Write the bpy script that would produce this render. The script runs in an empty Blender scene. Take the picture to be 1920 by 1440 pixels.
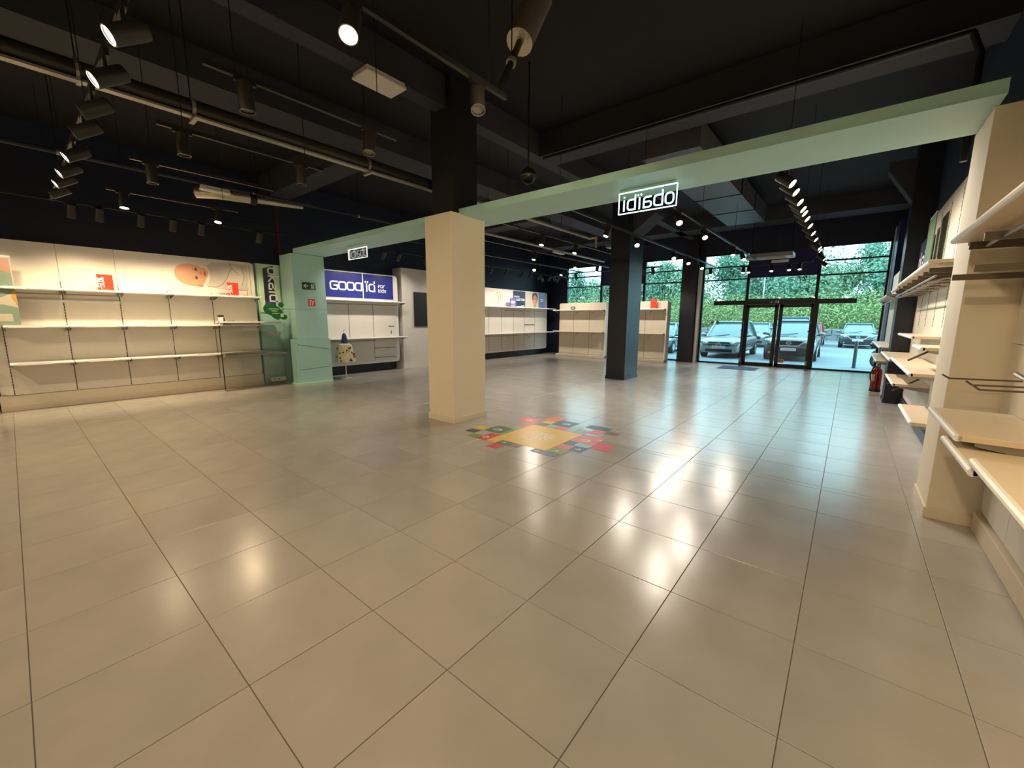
import bpy, bmesh, math, random
from mathutils import Vector, Matrix, Quaternion

random.seed(7)
scene = bpy.context.scene
COL = scene.collection

# ------------------------------------------------------------------ camera
CAM = Vector((0.652, -1.076, 1.571))
RGT = Vector((0.77335065, 0.63395833, 0.00506063))
UPV = Vector((-0.10286794, 0.1176016, 0.98771861))
FWD = Vector((-0.6255773, 0.7643734, -0.15616126))
cd = bpy.data.cameras.new('camera')
cd.sensor_fit = 'HORIZONTAL'; cd.sensor_width = 36.0
cd.lens = 36.0 * 765.229 / 1920.0
cd.clip_start = 0.05; cd.clip_end = 300
cam = bpy.data.objects.new('camera', cd); COL.objects.link(cam)
m3 = Matrix((RGT, UPV, -FWD)).transposed()
cam.matrix_world = Matrix.Translation(CAM) @ m3.to_4x4()
scene.camera = cam

# ------------------------------------------------------------------ world, exposure
world = bpy.data.worlds.new('sky'); scene.world = world; world.use_nodes = True
wn = world.node_tree; wn.nodes.clear()
wo = wn.nodes.new('ShaderNodeOutputWorld'); wb = wn.nodes.new('ShaderNodeBackground')
wb.inputs[0].default_value = (0.52, 0.84, 1.0, 1); wb.inputs[1].default_value = 4.8
wn.links.new(wb.outputs[0], wo.inputs[0])
vs = scene.view_settings
vs.view_transform = 'Standard'; vs.look = 'None'; vs.exposure = 0.2; vs.gamma = 1.0; vs.use_curve_mapping = False
try:
    scene.cycles.use_denoising = True
    scene.cycles.use_adaptive_sampling = True; scene.cycles.adaptive_threshold = 0.03
    scene.cycles.max_bounces = 7; scene.cycles.diffuse_bounces = 3; scene.cycles.glossy_bounces = 3
    scene.cycles.transparent_max_bounces = 16
    scene.cycles.sample_clamp_indirect = 6.0
    scene.cycles.caustics_reflective = False; scene.cycles.caustics_refractive = False
except Exception:
    pass
WARM = (1.0, 0.77, 0.47)
COOLER = (1.0, 0.89, 0.75)   # the shop behind the beam has whiter lamps
SPOT_W = 96.0

# ------------------------------------------------------------------ materials
def new_mat(name):
    m = bpy.data.materials.new(name); m.use_nodes = True
    nt = m.node_tree; nt.nodes.clear()
    out = nt.nodes.new('ShaderNodeOutputMaterial')
    b = nt.nodes.new('ShaderNodeBsdfPrincipled'); nt.links.new(b.outputs[0], out.inputs[0])
    return m, nt, b, out

def mat(name, col, rough=0.5, metal=0.0, spec=0.5, var=0.06, scale=6.0, bump=0.0, bscale=40.0, stretch=None, rvar=0.0, objvar=0.0, coat=0.0):
    """plain procedural surface: colour with soft noise variation, optional fine relief"""
    m, nt, b, out = new_mat(name)
    b.inputs['Roughness'].default_value = rough
    b.inputs['Metallic'].default_value = metal
    b.inputs['Specular IOR Level'].default_value = spec
    b.inputs['Coat Weight'].default_value = coat
    tc = nt.nodes.new('ShaderNodeTexCoord')
    src = tc.outputs['Object']
    if stretch:
        mp = nt.nodes.new('ShaderNodeMapping'); mp.inputs['Scale'].default_value = stretch
        nt.links.new(src, mp.inputs[0]); src = mp.outputs[0]
    nz = nt.nodes.new('ShaderNodeTexNoise'); nz.inputs['Scale'].default_value = scale; nz.inputs['Detail'].default_value = 6
    nt.links.new(src, nz.inputs['Vector'])
    mx = nt.nodes.new('ShaderNodeMix'); mx.data_type = 'RGBA'
    c = Vector(col)
    mx.inputs[6].default_value = (*[max(0, x * (1 - var)) for x in col], 1)
    mx.inputs[7].default_value = (*[min(1, x * (1 + var)) for x in col], 1)
    nt.links.new(nz.outputs[0], mx.inputs[0])
    last = mx.outputs[2]
    if objvar > 0:
        oi = nt.nodes.new('ShaderNodeObjectInfo')
        mr = nt.nodes.new('ShaderNodeMapRange'); mr.inputs[3].default_value = 1 - objvar; mr.inputs[4].default_value = 1 + objvar
        nt.links.new(oi.outputs['Random'], mr.inputs[0])
        hs = nt.nodes.new('ShaderNodeHueSaturation'); nt.links.new(mr.outputs[0], hs.inputs['Value']); nt.links.new(last, hs.inputs['Color'])
        last = hs.outputs[0]
    nt.links.new(last, b.inputs['Base Color'])
    if rvar > 0:
        mr2 = nt.nodes.new('ShaderNodeMapRange'); mr2.inputs[3].default_value = rough - rvar; mr2.inputs[4].default_value = rough + rvar
        nt.links.new(nz.outputs[0], mr2.inputs[0]); nt.links.new(mr2.outputs[0], b.inputs['Roughness'])
    if bump > 0:
        n2 = nt.nodes.new('ShaderNodeTexNoise'); n2.inputs['Scale'].default_value = bscale; n2.inputs['Detail'].default_value = 4
        nt.links.new(src, n2.inputs['Vector'])
        bp = nt.nodes.new('ShaderNodeBump'); bp.inputs['Strength'].default_value = bump; bp.inputs['Distance'].default_value = 0.01
        nt.links.new(n2.outputs[0], bp.inputs['Height']); nt.links.new(bp.outputs[0], b.inputs['Normal'])
    return m

def emit(name, col, strength, sample=True):
    m, nt, b, out = new_mat(name)
    b.inputs['Base Color'].default_value = (*col, 1)
    b.inputs['Emission Color'].default_value = (*col, 1)
    b.inputs['Emission Strength'].default_value = strength
    if not sample:
        try: m.cycles.emission_sampling = 'NONE'
        except Exception: pass
    return m

def glass(name, tint=(0.93, 0.98, 0.97), refl=1.0):
    m, nt, b, out = new_mat(name)
    nt.nodes.remove(b)
    tr = nt.nodes.new('ShaderNodeBsdfTransparent'); tr.inputs[0].default_value = (*tint, 1)
    gl = nt.nodes.new('ShaderNodeBsdfGlossy'); gl.inputs['Roughness'].default_value = 0.02
    fr = nt.nodes.new('ShaderNodeFresnel'); fr.inputs[0].default_value = 1.45
    mu = nt.nodes.new('ShaderNodeMath'); mu.operation = 'MULTIPLY'; mu.inputs[1].default_value = refl
    nt.links.new(fr.outputs[0], mu.inputs[0])
    mx = nt.nodes.new('ShaderNodeMixShader')
    nt.links.new(mu.outputs[0], mx.inputs[0]); nt.links.new(tr.outputs[0], mx.inputs[1]); nt.links.new(gl.outputs[0], mx.inputs[2])
    nt.links.new(mx.outputs[0], out.inputs[0])
    return m

M = {}
M['tile'] = mat('floor_tile', (0.39, 0.36, 0.325), 0.23, spec=0.6, var=0.15, scale=2.6, bump=0.045, bscale=7, rvar=0.06, objvar=0.05)
M['grout'] = mat('grout', (0.15, 0.12, 0.09), 0.8)
M['ceiling'] = mat('ceiling_paint', (0.0038, 0.0042, 0.0065), 0.8, var=0.3, scale=1.0)
M['beam'] = mat('beam_paint', (0.036, 0.038, 0.050), 0.75, var=0.2, scale=1.5)
M['navy'] = mat('navy_wall', (0.012, 0.020, 0.046), 0.55, var=0.2, scale=1.2)
M['royal'] = mat('royal_blue_paint', (0.018, 0.018, 0.11), 0.5)
M['blackcol'] = mat('black_paint', (0.009, 0.012, 0.022), 0.4, var=0.15)
M['cream'] = mat('cream_paint', (0.74, 0.66, 0.52), 0.6, var=0.03, bump=0.02, bscale=80)
M['skirt'] = mat('cream_skirting', (0.70, 0.60, 0.46), 0.5, var=0.03)
M['green'] = mat('sage_green_paint', (0.42, 0.69, 0.64), 0.5, var=0.05, bump=0.02, bscale=60)
M['panel'] = mat('white_panel', (0.74, 0.69, 0.62), 0.5, var=0.035, scale=1.0, stretch=(6, 6, 0.6), objvar=0.02)
M['maple'] = mat('pale_maple', (0.72, 0.65, 0.53), 0.45, var=0.07, scale=3.0, stretch=(8, 8, 0.5))
M['maple_h'] = mat('pale_maple_board', (0.68, 0.56, 0.40), 0.42, var=0.06, scale=3.0, stretch=(8, 0.6, 8))
M['white'] = mat('white_lacquer', (0.80, 0.78, 0.74), 0.4, var=0.02)
M['plaster'] = mat('white_plaster', (0.74, 0.70, 0.64), 0.7, var=0.03)
M['black'] = mat('black_plastic', (0.012, 0.012, 0.012), 0.45)
M['slot'] = mat('dark_slot', (0.05, 0.035, 0.02), 0.7)
M['blackmetal'] = mat('black_metal', (0.02, 0.02, 0.022), 0.38, metal=0.3)
M['lampbody'] = mat('lamp_body', (0.030, 0.027, 0.022), 0.45, metal=0.2)
M['frame'] = mat('dark_aluminium', (0.012, 0.013, 0.016), 0.4, metal=0.2)
M['grey'] = mat('grey_metal', (0.30, 0.29, 0.27), 0.4, metal=0.7)
M['darkbrown'] = mat('dark_edge', (0.10, 0.075, 0.05), 0.5)
M['zinc'] = mat('galvanised', (0.42, 0.40, 0.34), 0.42, metal=0.6, var=0.15, scale=12)
M['duct'] = mat('dark_duct', (0.045, 0.042, 0.035), 0.4, metal=0.3, var=0.2)
M['ductgrey'] = mat('duct_grey', (0.10, 0.10, 0.115), 0.5, metal=0.2, var=0.15)
M['foil'] = mat('foil_wrap', (0.62, 0.56, 0.46), 0.35, metal=0.8, var=0.2, scale=20, bump=0.8, bscale=30)
M['lit'] = emit('lit_lens', (1.0, 0.93, 0.78), 14.0, False)
M['neon'] = emit('neon_tube', (0.80, 1.0, 1.0), 2.6)
M['neon_warm'] = emit('sign_tube', (1.0, 0.90, 0.80), 1.4)
M['acrylic'] = glass('acrylic', (0.86, 0.93, 0.93), 0.8)
M['glass'] = glass('window_glass', (0.90, 0.98, 0.97), 1.0)
M['tintglass'] = glass('screen_glass', (0.97, 0.99, 0.975), 1.0)
M['red'] = mat('red_card', (0.80, 0.035, 0.012), 0.5)
M['dred'] = mat('extinguisher_red', (0.26, 0.010, 0.008), 0.25)
M['bluebanner'] = mat('blue_print', (0.032, 0.042, 0.26), 0.22, var=0.2, scale=1.2)
M['navyprint'] = mat('navy_print', (0.014, 0.018, 0.06), 0.35)
M['purple'] = mat('violet_print', (0.16, 0.12, 0.42), 0.4)
M['whiteprint'] = mat('white_print', (0.85, 0.85, 0.84), 0.4)
M['exitgreen'] = mat('exit_green', (0.012, 0.07, 0.035), 0.4)
M['leafgreen'] = mat('leaf_sign_green', (0.008, 0.13, 0.03), 0.4)
M['boardgreen'] = mat('board_green', (0.07, 0.15, 0.06), 0.5)
M['palegreen'] = mat('pale_green_sign', (0.55, 0.75, 0.48), 0.5)
M['skin'] = mat('print_skin', (0.66, 0.34, 0.20), 0.5, var=0.14, scale=3)
M['skin2'] = mat('print_skin_deep', (0.50, 0.24, 0.14), 0.5, var=0.1, scale=9)
M['cloth_white'] = mat('print_cloth', (0.55, 0.51, 0.44), 0.6, var=0.10, scale=5)
M['fold'] = mat('print_fold', (0.27, 0.24, 0.20), 0.6)
M['hairdark'] = mat('print_hair', (0.08, 0.055, 0.05), 0.5)
M['lips'] = mat('print_lips', (0.45, 0.10, 0.07), 0.5)
M['sage'] = mat('sage_print', (0.22, 0.31, 0.25), 0.5)
M['pinkp'] = mat('dusty_pink_print', (0.48, 0.27, 0.21), 0.5)
M['ochre'] = mat('ochre_print', (0.55, 0.33, 0.08), 0.5)
M['sandp'] = mat('sand_print', (0.56, 0.48, 0.38), 0.5)
M['mat_blue'] = mat('door_mat', (0.035, 0.075, 0.14), 0.95, var=0.2, scale=60)
M['paving'] = mat('outdoor_paving', (0.18, 0.21, 0.23), 0.85, var=0.25, scale=1.4, bump=0.3, bscale=12)
M['kerb'] = mat('kerb_stone', (0.30, 0.30, 0.29), 0.9, var=0.3, scale=4)
M['stone'] = mat('gabion_stone', (0.17, 0.17, 0.18), 0.9, var=0.6, scale=6, bump=0.6, bscale=8)
M['galv'] = mat('bollard_grey', (0.05, 0.055, 0.055), 0.5, metal=0.4)
M['tyre'] = mat('tyre', (0.015, 0.015, 0.015), 0.8)
M['carglass'] = mat('car_glass', (0.14, 0.22, 0.24), 0.08, spec=0.8, coat=0.2)
M['silverpaint'] = mat('silver_paint', (0.30, 0.33, 0.34), 0.3, metal=0.35, var=0.02, coat=0.6)
M['greypaint'] = mat('grey_paint', (0.16, 0.18, 0.18), 0.25, metal=0.4, var=0.02, coat=0.8)
M['tealpaint'] = mat('dark_teal_paint', (0.09, 0.14, 0.15), 0.25, metal=0.4, var=0.02, coat=0.8)
M['redpaint'] = mat('red_paint', (0.30, 0.03, 0.02), 0.25, var=0.02, coat=0.8)
M['bluepaint'] = mat('pale_blue_paint', (0.18, 0.26, 0.28), 0.25, metal=0.4, var=0.02, coat=0.8)
M['chrome'] = mat('chrome', (0.55, 0.58, 0.60), 0.2, metal=0.5, var=0.01)
M['headlight'] = mat('headlight_lens', (0.26, 0.29, 0.28), 0.1, spec=0.8, var=0.2, scale=14)
M['plate'] = mat('number_plate', (0.62, 0.60, 0.58), 0.5)
M['platered'] = mat('plate_mark', (0.45, 0.16, 0.14), 0.5)
M['hedge'] = mat('hedge_leaf', (0.22, 0.30, 0.10), 0.6, var=0.6, scale=3.0, objvar=0.15)
M['leaf'] = mat('tree_leaf', (0.13, 0.25, 0.16), 0.6, var=0.5, scale=2.0, objvar=0.2)
M['leaf2'] = mat('tree_leaf_light', (0.20, 0.32, 0.18), 0.6, var=0.45, scale=2.0, objvar=0.15)
M['bark'] = mat('bark', (0.10, 0.075, 0.055), 0.9, var=0.3)
M['pole'] = mat('pale_pole', (0.55, 0.60, 0.60), 0.5)
M['dk_blue'] = mat('garment_blue', (0.015, 0.03, 0.14), 0.8)
M['sheer'] = mat('garment_cream', (0.66, 0.56, 0.36), 0.85, var=0.1, scale=10)
M['dotk'] = mat('garment_dot_black', (0.03, 0.028, 0.02), 0.9)
M['doto'] = mat('garment_dot_orange', (0.55, 0.10, 0.03), 0.9)
M['redpipe'] = mat('red_pipe', (0.10, 0.012, 0.010), 0.5)
for n, c in dict(d_yellow=(0.72, 0.44, 0.04), d_red=(0.60, 0.05, 0.055), d_green=(0.05, 0.13, 0.09), d_lime=(0.18, 0.28, 0.04),
                 d_navy=(0.05, 0.06, 0.10), d_teal=(0.06, 0.12, 0.16), d_sky=(0.30, 0.45, 0.50), d_brown=(0.14, 0.10, 0.05),
                 d_orange=(0.65, 0.20, 0.06), d_grey=(0.33, 0.36, 0.34), d_rose=(0.62, 0.16, 0.14)).items():
    M[n] = mat(n, c, 0.34, var=0.12, scale=6)
M['d_white'] = mat('d_white', (0.72, 0.66, 0.55), 0.4)

# ------------------------------------------------------------------ mesh helpers
class MB:
    def __init__(s): s.v = []; s.f = []
    def add(s, vs_, fs):
        o = len(s.v); s.v += [tuple(v) for v in vs_]; s.f += [tuple(i + o for i in f) for f in fs]; return s
    def box(s, x0, x1, y0, y1, z0, z1):
        v = [(x0, y0, z0), (x1, y0, z0), (x1, y1, z0), (x0, y1, z0), (x0, y0, z1), (x1, y0, z1), (x1, y1, z1), (x0, y1, z1)]
        return s.add(v, [(0, 3, 2, 1), (4, 5, 6, 7), (0, 1, 5, 4), (1, 2, 6, 5), (2, 3, 7, 6), (3, 0, 4, 7)])
    def tube(s, p0, p1, r0, r1=None, n=12, cap=True):
        p0 = Vector(p0); p1 = Vector(p1); r1 = r0 if r1 is None else r1
        d = (p1 - p0).normalized(); a = d.orthogonal().normalized(); b = d.cross(a)
        v = []
        for p, r in ((p0, r0), (p1, r1)):
            for i in range(n):
                t = 2 * math.pi * i / n; v.append(p + a * (math.cos(t) * r) + b * (math.sin(t) * r))
        f = [(i, (i + 1) % n, n + (i + 1) % n, n + i) for i in range(n)]
        if cap: f += [tuple(range(n - 1, -1, -1)), tuple(range(n, 2 * n))]
        return s.add(v, f)
    def path(s, pts, r, n=8):
        for a, b in zip(pts[:-1], pts[1:]): s.tube(a, b, r, n=n)
        for p in pts[1:-1]: s.ball(p, r, r, r, 8, 5)
        return s
    def ball(s, c, rx, ry, rz, nu=14, nv=9):
        c = Vector(c); v = []; f = []
        for j in range(1, nv):
            t = math.pi * j / nv
            for i in range(nu):
                p = 2 * math.pi * i / nu
                v.append((c.x + rx * math.sin(t) * math.cos(p), c.y + ry * math.sin(t) * math.sin(p), c.z + rz * math.cos(t)))
        v += [(c.x, c.y, c.z + rz), (c.x, c.y, c.z - rz)]; T = len(v) - 2
        for j in range(nv - 2):
            for i in range(nu):
                k = (i + 1) % nu
                f.append((j * nu + i, (j + 1) * nu + i, (j + 1) * nu + k, j * nu + k))
        for i in range(nu):
            k = (i + 1) % nu; f.append((T, i, k)); f.append((T + 1, (nv - 2) * nu + k, (nv - 2) * nu + i))
        return s.add(v, f)
    def lathe(s, prof, c=(0, 0, 0), n=20):
        c = Vector(c); v = []; f = []
        for r, z in prof:
            for i in range(n):
                t = 2 * math.pi * i / n; v.append((c.x + r * math.cos(t), c.y + r * math.sin(t), c.z + z))
        for j in range(len(prof) - 1):
            for i in range(n):
                k = (i + 1) % n; f.append((j * n + i, j * n + k, (j + 1) * n + k, (j + 1) * n + i))
        f.append(tuple(range(n - 1, -1, -1))); f.append(tuple((len(prof) - 1) * n + i for i in range(n)))
        return s.add(v, f)
    def prism(s, poly, o, u, w, n, depth):
        """2-D polygon poly placed at o along u, w and extruded by depth along n"""
        o = Vector(o); u = Vector(u); w = Vector(w); n = Vector(n); k = len(poly)
        v = [o + u * a + w * b for a, b in poly] + [o + u * a + w * b + n * depth for a, b in poly]
        f = [tuple(range(k - 1, -1, -1)), tuple(range(k, 2 * k))] + [(i, (i + 1) % k, k + (i + 1) % k, k + i) for i in range(k)]
        return s.add(v, f)
    def strokes(s, lines, o, u, w, n, width, depth, size=1.0):
        """flat ribbons along polylines, mitred at the bends, extruded by depth"""
        h = width / 2; o = Vector(o); u = Vector(u); w = Vector(w); n = Vector(n)
        for li, ln in enumerate(lines):
            pts = [Vector((a * size, b * size)) for a, b in ln]
            pts = [p for k, p in enumerate(pts) if k == 0 or (p - pts[k - 1]).length > 1e-6]
            closed = len(pts) > 3 and (pts[0] - pts[-1]).length < 1e-5
            if closed: pts = pts[:-1]
            if len(pts) < 2: continue
            k = len(pts); dep = depth * (1 + .12 * li)
            if not closed:
                pts[0] = pts[0] - (pts[1] - pts[0]).normalized() * h; pts[-1] = pts[-1] + (pts[-1] - pts[-2]).normalized() * h
            L = []; R = []
            for i in range(k):
                d0 = (pts[i] - pts[i - 1]).normalized() if (closed or i > 0) else None
                d1 = (pts[(i + 1) % k] - pts[i]).normalized() if (closed or i < k - 1) else None
                d0 = d0 or d1; d1 = d1 or d0
                n0 = Vector((-d0.y, d0.x)); n1 = Vector((-d1.y, d1.x)); m = (n0 + n1)
                m = n0 if m.length < 1e-4 else m.normalized()
                q = m * (h / max(.45, m.dot(n0)))
                L.append(pts[i] + q); R.append(pts[i] - q)
            P = lambda p, e: o + u * p.x + w * p.y + n * e
            v = []
            for i in range(k): v += [P(L[i], 0), P(R[i], 0), P(L[i], dep), P(R[i], dep)]
            f = []
            for i in range(k if closed else k - 1):
                a, b = 4 * i, 4 * ((i + 1) % k)
                f += [(a + 2, a + 3, b + 3, b + 2), (a + 1, a, b, b + 1), (a, a + 2, b + 2, b), (a + 3, a + 1, b + 1, b + 3)]
            if not closed:
                f += [(0, 1, 3, 2), (4 * k - 4, 4 * k - 2, 4 * k - 1, 4 * k - 3)]
            s.add(v, f)
        return s

def rrect(x0, y0, x1, y1, r, n=5, corners=(1, 1, 1, 1)):
    """corners: bl, br, tr, tl"""
    p = []
    for k, (cx, cy, a0) in enumerate(((x0 + r, y0 + r, math.pi), (x1 - r, y0 + r, 1.5 * math.pi), (x1 - r, y1 - r, 0), (x0 + r, y1 - r, 0.5 * math.pi))):
        if corners[k]:
            for i in range(n + 1):
                t = a0 + 0.5 * math.pi * i / n; p.append((cx + r * math.cos(t), cy + r * math.sin(t)))
        else:
            p.append(((x0, y0), (x1, y0), (x1, y1), (x0, y1))[k])
    return p

def ellipse(cx, cy, rx, ry, n=24, rot=0.0):
    c, s_ = math.cos(rot), math.sin(rot); out = []
    for i in range(n):
        t = 2 * math.pi * i / n; a, b = rx * math.cos(t), ry * math.sin(t)
        out.append((cx + a * c - b * s_, cy + a * s_ + b * c))
    return out

def tag(o, label=None, cat=None, group=None, kind=None):
    if label: o['label'] = label
    if cat: o['category'] = cat
    if group: o['group'] = group
    if kind: o['kind'] = kind
    return o

def link(name, me, material, parent=None, loc=None):
    o = bpy.data.objects.new(name, me); COL.objects.link(o)
    if material and not me.materials: me.materials.append(M[material])
    if parent is not None: o.parent = parent
    if loc is not None: o.location = loc
    return o

def mesh(name, mb, material, smooth=False, bevel=0.0, seg=2, angle=35):
    me = bpy.data.meshes.new(name); me.from_pydata(mb.v, [], mb.f)
    bm = bmesh.new(); bm.from_mesh(me)
    bmesh.ops.recalc_face_normals(bm, faces=bm.faces)
    if bevel > 0:
        es = [e for e in bm.edges if len(e.link_faces) == 2 and e.calc_face_angle(0) > 0.6]
        bmesh.ops.bevel(bm, geom=es, offset=bevel, segments=seg, profile=0.5, affect='EDGES', clamp_overlap=True)
    if smooth:
        for f in bm.faces: f.smooth = True
        for e in bm.edges:
            if len(e.link_faces) == 2 and e.calc_face_angle(0) > math.radians(angle): e.smooth = False
    bm.to_mesh(me); bm.free()
    if material: me.materials.append(M[material])
    return me

def wloc(o):
    p = Vector((0, 0, 0))
    while o is not None: p = p + Vector(o.location); o = o.parent
    return p

def obj(name, mb, material, parent=None, local=False, smooth=False, bevel=0.0, seg=2):
    """mesh given in world coordinates; moved into its parent's frame unless local"""
    if parent is not None and not local:
        p = wloc(parent); mb.v = [(a - p.x, b - p.y, c - p.z) for a, b, c in mb.v]
    return link(name, mesh(name, mb, material, smooth, bevel, seg), None, parent)

def thing(name, label, cat, loc=(0, 0, 0), group=None, rotz=0.0):
    o = bpy.data.objects.new(name, None); COL.objects.link(o); o.empty_display_size = 0.1
    o.location = loc; o.rotation_euler = (0, 0, rotz)
    return tag(o, label, cat, group)

def struct(name, mb, material, parent=None, **k):
    o = obj(name, mb, material, parent, **k)
    if parent is None: o['kind'] = 'structure'
    return o

def B(*a): return MB().box(*a)
X_, Y_, Z_ = Vector((1, 0, 0)), Vector((0, 1, 0)), Vector((0, 0, 1))

# stroke font: polylines in a box of x-height 1
def _rr(x0, y0, x1, y1, r): 
    p = rrect(x0, y0, x1, y1, r, 4); return p + [p[0]]
GL = {
 'o': ([_rr(0, 0, .9, 1, .32)], 0.9),
 'O': ([_rr(0, 0, 1.0, 1, .25)], 1.0),
 'G': ([[(1.0, 1), (.25, 1), (.07, .92), (0, .75), (0, .25), (.07, .08), (.25, 0), (.8, 0), (.95, .06), (1.0, .2), (1.0, .52), (.55, .52)]], 1.0),
 'd': ([[(.95, 1.38), (.95, 0), (.25, 0), (.07, .08), (0, .25), (0, .75), (.07, .92), (.25, 1), (.95, 1)]], 0.95),
 'D': ([[(.95, 1.0), (.95, 0), (.25, 0), (.07, .08), (0, .25), (0, .75), (.07, .92), (.25, 1), (.95, 1)]], 0.95),
 'b': ([[(0, 1.38), (0, 0), (.7, 0), (.88, .08), (.95, .25), (.95, .75), (.88, .92), (.7, 1), (0, 1)]], 0.95),
 'k': ([[(0, 1.38), (0, 0)], [(.78, 1), (.12, .52), (.82, 0)]], 0.82),
 'a': ([[(.06, 1), (.65, 1), (.83, .92), (.9, .75), (.9, 0), (.22, 0), (.05, .08), (0, .27), (.05, .46), (.22, .54), (.9, .54)]], 0.9),
 'i': ([[(.1, 0), (.1, 1)]], 0.2),
 'j': ([[(.1, 0), (.1, 1)], [(.1, 1.34), (.1, 1.36)]], 0.2),
 'I': ([[(.16, 0), (.16, 1)], [(-.04, 1.32), (-.02, 1.34)], [(.34, 1.32), (.36, 1.34)]], 0.34),
 'F': ([[(0, 0), (0, .8), (.2, 1), (.75, 1)], [(0, .5), (.6, .5)]], 0.75),
 'R': ([[(0, 0), (0, .8), (.2, 1), (.75, 1)]], 0.7),
 's': ([[(.75, 1), (.15, 1), (0, .88), (0, .62), (.15, .5), (.62, .5), (.75, .38), (.75, .12), (.62, 0), (0, 0)]], 0.75),
 'K': ([[(0, 1.3), (0, 0)], [(.7, 1), (.1, .5), (.75, 0)]], 0.75),
 '5': ([[(.7, 1.4), (.05, 1.4), (0, .8), (.5, .85), (.72, .6), (.72, .25), (.5, 0), (0, .05)]], 0.75),
 '0': ([_rr(0, 0, .72, 1.4, .3)], 0.72),
 '%': ([_rr(0, .85, .4, 1.4, .18), _rr(.6, 0, 1.0, .55, .18), [(.85, 1.4), (.15, 0)]], 1.0),
 '-': ([[(0, .65), (.35, .65)]], 0.35),
 ' ': ([], 0.4),
}
def lettering(text, o, u, w, n, size, width, depth, material, parent, gap=0.28, xs=1.0):
    """each glyph its own small mesh; returns advance"""
    o = Vector(o); u = Vector(u); w = Vector(w); n = Vector(n); x = 0.0
    for ch in text:
        lines, adv = GL[ch]
        if lines:
            mb = MB(); mb.strokes([[(a * xs, b) for a, b in l] for l in lines], o + u * x, u, w, n, width, depth, size)
            obj('letter', mb, material, parent)
        x += (adv * xs + gap) * size
    return x - gap * size

# ================================================================== SETTING
T = 0.6
CEIL = 4.9
XL, XR = -10.65, 1.62
YB, YF = -5.2, 15.5

# floor with tiles
floor = struct('floor', B(XL - .2, XR + .2, YB - .2, YF + .1, -0.12, -0.004), 'grout')
g = 0.0017
def tile_mesh(w, d, name='tile'):
    c = 0.0016
    mb = MB(); x, y = w / 2 - g, d / 2 - g
    mb.add([(-x, -y, -.006), (x, -y, -.006), (x, y, -.006), (-x, y, -.006), (-x, -y, -c), (x, -y, -c), (x, y, -c), (-x, y, -c),
            (-x + c, -y + c, 0), (x - c, -y + c, 0), (x - c, y - c, 0), (-x + c, y - c, 0)],
           [(8, 9, 10, 11)] + [(i, (i + 1) % 4, 4 + (i + 1) % 4, 4 + i) for i in range(4)] + [(4 + i, 4 + (i + 1) % 4, 8 + (i + 1) % 4, 8 + i) for i in range(4)])
    return mb
rows = []
j = math.floor(YB / T)
while j * T < YF - .02:
    y0, y1 = max(j * T, YB), min((j + 1) * T, YF)
    if j == 6: rows += [(y0, 3.69), (3.69, y1)]
    else: rows.append((y0, y1))
    j += 1
cells = []
i = math.floor(XL / T)
while i * T < XR - .02:
    x0, x1 = max(i * T, XL), min((i + 1) * T, XR)
    for (y0, y1) in rows: cells.append((x0, x1, y0, y1))
    i += 1
def proj_area(c):
    p = Vector(((c[0] + c[1]) / 2, (c[2] + c[3]) / 2, 0)) - CAM
    z = p.dot(FWD)
    if z < 0.5: return 0
    x = 960 + 765 * p.dot(RGT) / z; y = 720 - 765 * p.dot(UPV) / z
    if x < -150 or x > 2070 or y > 1600: return 0
    return (c[1] - c[0]) * (c[3] - c[2]) / z ** 3
cells.sort(key=proj_area, reverse=True)
tm = {}
rest = MB()
for k, (x0, x1, y0, y1) in enumerate(cells):
    key = (round(x1 - x0, 3), round(y1 - y0, 3))
    if k < 300:
        if key not in tm: tm[key] = mesh('tile', tile_mesh(*key), 'tile')
        t = link('tile', tm[key], None, floor, ((x0 + x1) / 2, (y0 + y1) / 2, 0))
    else:
        mb = tile_mesh(*key); cx, cy = (x0 + x1) / 2, (y0 + y1) / 2
        rest.add([(a + cx, b + cy, c) for a, b, c in mb.v], mb.f)
tag(obj('tile_field', rest, 'tile', floor), kind='stuff')

# walls, ceiling
struct('ceiling', B(XL - .2, XR + .2, YB - .2, YF + .25, CEIL, CEIL + .2), 'ceiling')
struct('wall_left', B(XL - .2, XL, YB, YF + .25, 0, CEIL), 'navy')
struct('wall_right', B(XR, XR + .2, YB, YF + .25, 0, CEIL), 'navy')
struct('wall_back', B(XL - .2, XR + .2, YB - .2, YB, 0, CEIL), 'cream')
wf = MB(); wf.box(XL - .2, XR + .2, YF, YF + .2, 3.93, CEIL); wf.box(XL, -9.68, YF, YF + .2, 0, 3.93)
wf.box(-4.4, -3.74, YF, YF + .2, 0, 3.93); wf.box(1.38, XR, YF, YF + .2, 0, 3.93)
struct('wall_front', wf, 'navy')
# beams of the ceiling: their soffits
for nm, b in (('beam_1', (-4.27, -4.03, YB, YF, 4.5, CEIL)), ('beam_2', (-6.55, -5.95, YB, YF, 4.5, CEIL)),
              ('beam_3', (-4.03, XR, 5.42, 5.95, 4.5, CEIL)), ('beam_4', (XL, XR, 13.55, 14.35, 4.5, CEIL)),
              ('beam_5', (XL, -6.55, 3.1, 3.6, 4.4, CEIL)), ('beam_6', (XL, -6.55, 8.9, 9.5, 4.4, CEIL))):
    struct('trim_' + nm[-1], B(*b), 'beam')
# green beam between the front room and the shop behind
gb = struct('trim_7', B(-9.45, 1.30, 3.27, 4.03, 3.06, 3.155), 'green')
struct('joint', B(-9.44, 1.29, 3.262, 3.27, 3.06, 3.068), 'green', gb)

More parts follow.
